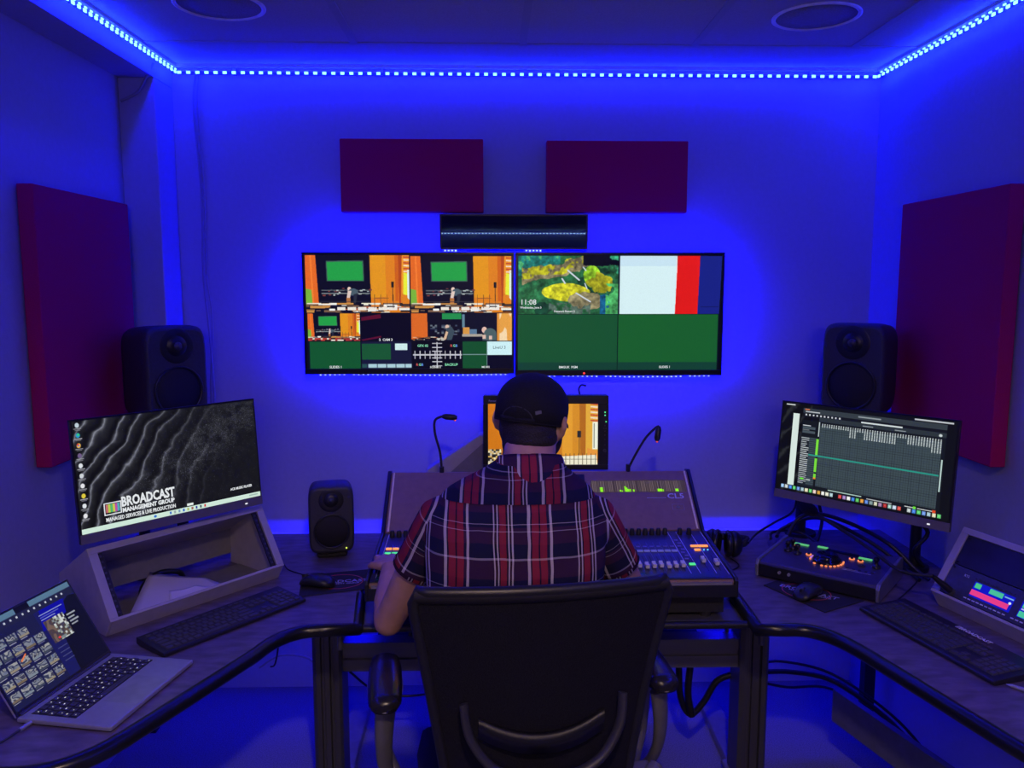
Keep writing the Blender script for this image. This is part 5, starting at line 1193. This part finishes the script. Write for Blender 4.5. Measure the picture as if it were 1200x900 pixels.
# strap opening arch
ap = []
for k in range(13):
    a = math.pi*k/12; x = .040*math.cos(a); z = -.020+.032*math.sin(a); y = -.004-.103*math.sqrt(max(0, 1-(x/.088)**2))*math.sqrt(max(0, 1-(max(0, z-.010)/.088)**2)) ; ap.append(HD((x, y-.001, z)))
MB().tube(ap, .0022, 6).build('strap_arch', mat('arch_stitch', (.03, .03, .045), .8), cap)
ins = MB(); fan = [HD((0, -.108, -.012))]+[p_ + Vector((0, -.0006, 0)) for p_ in ap]; ins.add(fan, [(0, i, i+1) for i in range(1, 13)], True); ins.add([HD((-.040, -.0975, -.024)), HD((.040, -.0975, -.024)), HD((.040, -.1005, -.014)), HD((-.040, -.1005, -.014))], [(0, 1, 2, 3)])
ins = MB().tube([HD((-.044, -.094, -.018)), HD((-.02, -.103, -.018)), HD((.02, -.103, -.018)), HD((.044, -.094, -.018))], .006, 8, flat=1.0).build('strap', cap_m, cap)
MB().box((-.008, -.0015, -.004), (.008, .0015, .004)).build('buckle', mat('buckle_grey', (.25, .25, .3), .4, .5), cap, M=Matrix.Translation(HD((.050, -.0925, .004))) @ Matrix.Rotation(R(25), 4, 'Z') @ Matrix.Rotation(R(-8), 4, 'Y'))
MB().ball(HD((0, -.004, .099)), (.006, .006, .003), 10, 6).build('top_button', cap_m, cap)
bm_ = MB(); a = []
for k in range(13):
    th = R(-58 + 116*k/12) ; x = .083*math.sin(th); yb_ = .094*math.cos(th)-.002; ext = .075*math.cos(th*1.25)**.6 if abs(th*1.25) < math.pi/2 else .0
    zc_ = .004 - .35*abs(x)*abs(x)/.083
    a.append([HD((x, yb_, zc_+.003)), HD((x*1.03, yb_+ext*.5, zc_+.004-.006)), HD((x*1.05, yb_+ext, zc_-.012)), HD((x*1.05, yb_+ext, zc_-.015)), HD((x*1.03, yb_+ext*.5, zc_-.008)), HD((x, yb_, zc_-.001))])
bm_.rings(a, True).build('brim', cap_m, cap)

# plaid cloth
def plaid(name, ou, ov, swap=False, dark=1.0, rot=0.):
    m = bpy.data.materials.new(name); m.use_nodes = True; nt = m.node_tree; b = nt.nodes['Principled BSDF']
    tc = nt.nodes.new('ShaderNodeTexCoord'); mp = nt.nodes.new('ShaderNodeMapping'); nt.links.new(tc.outputs['Object'], mp.inputs[0]); mp.inputs['Rotation'].default_value = (0, R(rot), 0)
    nz = nt.nodes.new('ShaderNodeTexNoise'); nz.inputs['Scale'].default_value = 9; nt.links.new(tc.outputs['Object'], nz.inputs['Vector'])
    wv = nt.nodes.new('ShaderNodeVectorMath'); wv.operation = 'SCALE'; wv.inputs['Scale'].default_value = .012; nt.links.new(nz.outputs['Color'], wv.inputs[0])
    ad = nt.nodes.new('ShaderNodeVectorMath'); ad.operation = 'ADD'; nt.links.new(mp.outputs[0], ad.inputs[0]); nt.links.new(wv.outputs[0], ad.inputs[1])
    sp = nt.nodes.new('ShaderNodeSeparateXYZ'); nt.links.new(ad.outputs[0], sp.inputs[0])
    def fr_(sock, off, per_):
        a = nt.nodes.new('ShaderNodeMath'); a.operation = 'ADD'; a.inputs[1].default_value = off; nt.links.new(sp.outputs[sock], a.inputs[0])
        d = nt.nodes.new('ShaderNodeMath'); d.operation = 'DIVIDE'; d.inputs[1].default_value = per_; nt.links.new(a.outputs[0], d.inputs[0])
        f = nt.nodes.new('ShaderNodeMath'); f.operation = 'FRACT'; nt.links.new(d.outputs[0], f.inputs[0]); return f.outputs[0]
    NV = (.012, .012, .045); RDc = (.33, .022, .040); DR = (.012, .008, .02); WH = (.62, .56, .64); MR = (.085, .020, .055)
    def ramp(src, stops):
        r_ = nt.nodes.new('ShaderNodeValToRGB'); r_.color_ramp.interpolation = 'CONSTANT'; e = r_.color_ramp.elements
        while len(e) < len(stops): e.new(.5)
        for i, (p_, c) in enumerate(stops): e[i].position = p_; e[i].color = (*[x*dark for x in c], 1)
        nt.links.new(src, r_.inputs[0]); return r_.outputs[0]
    # across: period 94 units, starting at a single white line
    s_ = 1/94
    V = ramp(fr_('X', ou, .190), [(0, WH), (3*s_, NV), (5*s_, RDc), (12.5*s_, DR), (14.5*s_, RDc), (22*s_, NV), (25*s_, WH), (28*s_, NV), (56*s_, WH), (57.5*s_, DR), (60*s_, WH), (61.5*s_, DR), (63*s_, RDc), (70*s_, DR), (72*s_, WH), (73.5*s_, DR), (76*s_, WH), (77.5*s_, NV)])
    Vm = ramp(fr_('Z', ov, .137), [(0, WH), (.030, NV), (.24, MR), (.42, WH), (.433, MR), (.48, NV), (.52, WH), (.533, NV), (.70, MR), (.985, MR)])
    mx = nt.nodes.new('ShaderNodeMix'); mx.data_type = 'RGBA'; mx.blend_type = 'MIX'; mx.inputs[0].default_value = .36; nt.links.new(V, mx.inputs[6]); nt.links.new(Vm, mx.inputs[7])
    fb = nt.nodes.new('ShaderNodeTexNoise'); fb.inputs['Scale'].default_value = 350; bp = nt.nodes.new('ShaderNodeBump'); bp.inputs['Strength'].default_value = .25; bp.inputs['Distance'].default_value = .002
    nt.links.new(tc.outputs['Object'], fb.inputs['Vector']); nt.links.new(fb.outputs[0], bp.inputs['Height'])
    wr = nt.nodes.new('ShaderNodeTexNoise'); wr.inputs['Scale'].default_value = 7; wr.inputs['Distortion'].default_value = .6; bp2 = nt.nodes.new('ShaderNodeBump'); bp2.inputs['Strength'].default_value = .55; bp2.inputs['Distance'].default_value = .03
    nt.links.new(tc.outputs['Object'], wr.inputs['Vector']); nt.links.new(wr.outputs[0], bp2.inputs['Height']); nt.links.new(bp.outputs[0], bp2.inputs['Normal']); nt.links.new(bp2.outputs[0], b.inputs['Normal'])
    nt.links.new(mx.outputs[2], b.inputs['Base Color']); b.inputs['Roughness'].default_value = .9; b.inputs['Specular IOR Level'].default_value = .12
    MATS[name] = m; return m
# in shirt coordinates x=0 is PX.x
sx = lambda px: (px-576)/950*1.80 - PX.x
OU = -(sx(521)); 
shirt_m = plaid('plaid_cloth', .190*4 + OU, .137*8 - (1.045-PX.z))
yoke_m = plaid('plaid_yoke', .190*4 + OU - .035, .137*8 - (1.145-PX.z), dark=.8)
sh = MB()
sec = [(.50, .07, 1.855, .165, .135), (.60, .065, 1.845, .172, .135), (.72, .058, 1.84, .182, .135), (.84, .054, 1.845, .196, .135), (.94, .053, 1.855, .210, .132), (1.02, .054, 1.868, .216, .128), (1.08, .056, 1.880, .212, .120), (1.125, .060, 1.895, .198, .106), (1.155, .064, 1.908, .178, .092), (1.180, .072, 1.922, .143, .078), (1.203, .082, 1.938, .100, .068), (1.222, .090, 1.950, .076, .062)]
sh.rings([ell((x, y, z), rx, ry, 40, .85) for z, x, y, rx, ry in sec])
sh.ball(W_(SHL+Vector((.006, 0, -.022))), (.056, .075, .062)); sh.ball(W_(SHR+Vector((-.006, 0, -.022))), (.056, .075, .062))
sh.build('shirt', shirt_m, per, remesh=.007, smooth=8)
# yoke laid over the shoulders
yk = MB(); sec2 = [(1.150, .063, 1.906, .184, .097), (1.165, .066, 1.913, .170, .089), (1.180, .072, 1.922, .147, .081), (1.203, .082, 1.938, .104, .071), (1.222, .090, 1.950, .080, .066)]
yk.rings([ell((x, y, z), rx+.001, ry+.001, 48, .85) for z, x, y, rx, ry in sec2], False)
ykm = yk.build('yoke', yoke_m, per)
# collar
co = MB(); rs = []
for z, rx, ry, y in [(1.200, .088, .074, 1.946), (1.222, .084, .074, 1.956), (1.252, .078, .074, 1.975), (1.262, .079, .075, 1.980), (1.252, .084, .080, 1.972), (1.222, .092, .086, 1.954), (1.198, .100, .090, 1.942)]:
    rs.append([p_ - Vector((0, 0, .033 + .022*(p_.y + PX.y - y)/.08)) for p_ in ell((.094, y, z), rx, ry, 40)])
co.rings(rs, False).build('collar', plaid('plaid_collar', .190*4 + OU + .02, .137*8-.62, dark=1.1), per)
# sleeves
for nm, S__, E_, sg in (('l', SHL, ELL, -1), ('r', SHR, ELR, 1)):
    d = (E_-S__).normalized(); a0 = S__ + Vector((-sg*.020, 0, .012)); end = S__ + d*.165
    Ms = Matrix.Translation(W_(S__)) @ Vector((0, 0, -1)).rotation_difference(d).to_matrix().to_4x4(); Mi = Ms.inverted()
    sv = MB(); pts = [a0 + Vector((-sg*.02, 0, .008)), S__ + d*.005, S__ + d*.06, S__ + d*.12, end]
    sv.tube([Mi @ W_(x) for x in pts], [.048, .058, .058, .057, .058], 24)
    so_ = sv.build('sleeve', plaid('plaid_sleeve_' + nm, .190*4 + (.078 if sg < 0 else .075), .137*4, dark=1.), per, M=Ms, remesh=.007, smooth=6)
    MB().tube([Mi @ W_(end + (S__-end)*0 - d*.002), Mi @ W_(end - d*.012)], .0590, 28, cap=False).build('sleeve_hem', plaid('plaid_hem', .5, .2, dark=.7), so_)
# trousers and shoes
tr = MB(); tr.rings([ell((.08, 1.86, .495), .17, .14, 28, .8), ell((.08, 1.855, .56), .175, .145, 28, .8), ell((.08, 1.85, .63), .168, .135, 28, .8)])
for Hp, K, A in ((HPL, KL, AL), (HPR, KR, AR)):
    tr.tube([W_(Hp+Vector((0, 0, 0))), W_((Hp+K)/2), W_(K)], [.086, .077, .064], 18); tr.ball(W_(K), .064); tr.tube([W_(K), W_((K+A)/2), W_(A+Vector((0, 0, .01)))], [.062, .060, .052], 18)
tr.build('trousers', jean, per, remesh=.008, smooth=4)
for A in (AL, AR):
    b_ = MB().tube([W_(A+Vector((0, -.06, -.052))), W_(A+Vector((0, 0, -.045))), W_(A+Vector((0, .08, -.055))), W_(A+Vector((0, .17, -.066))), W_(A+Vector((0, .20, -.072)))], [.036, .044, .044, .038, .018], 16); b_.build('shoe', blackp, per, remesh=.006, smooth=4)
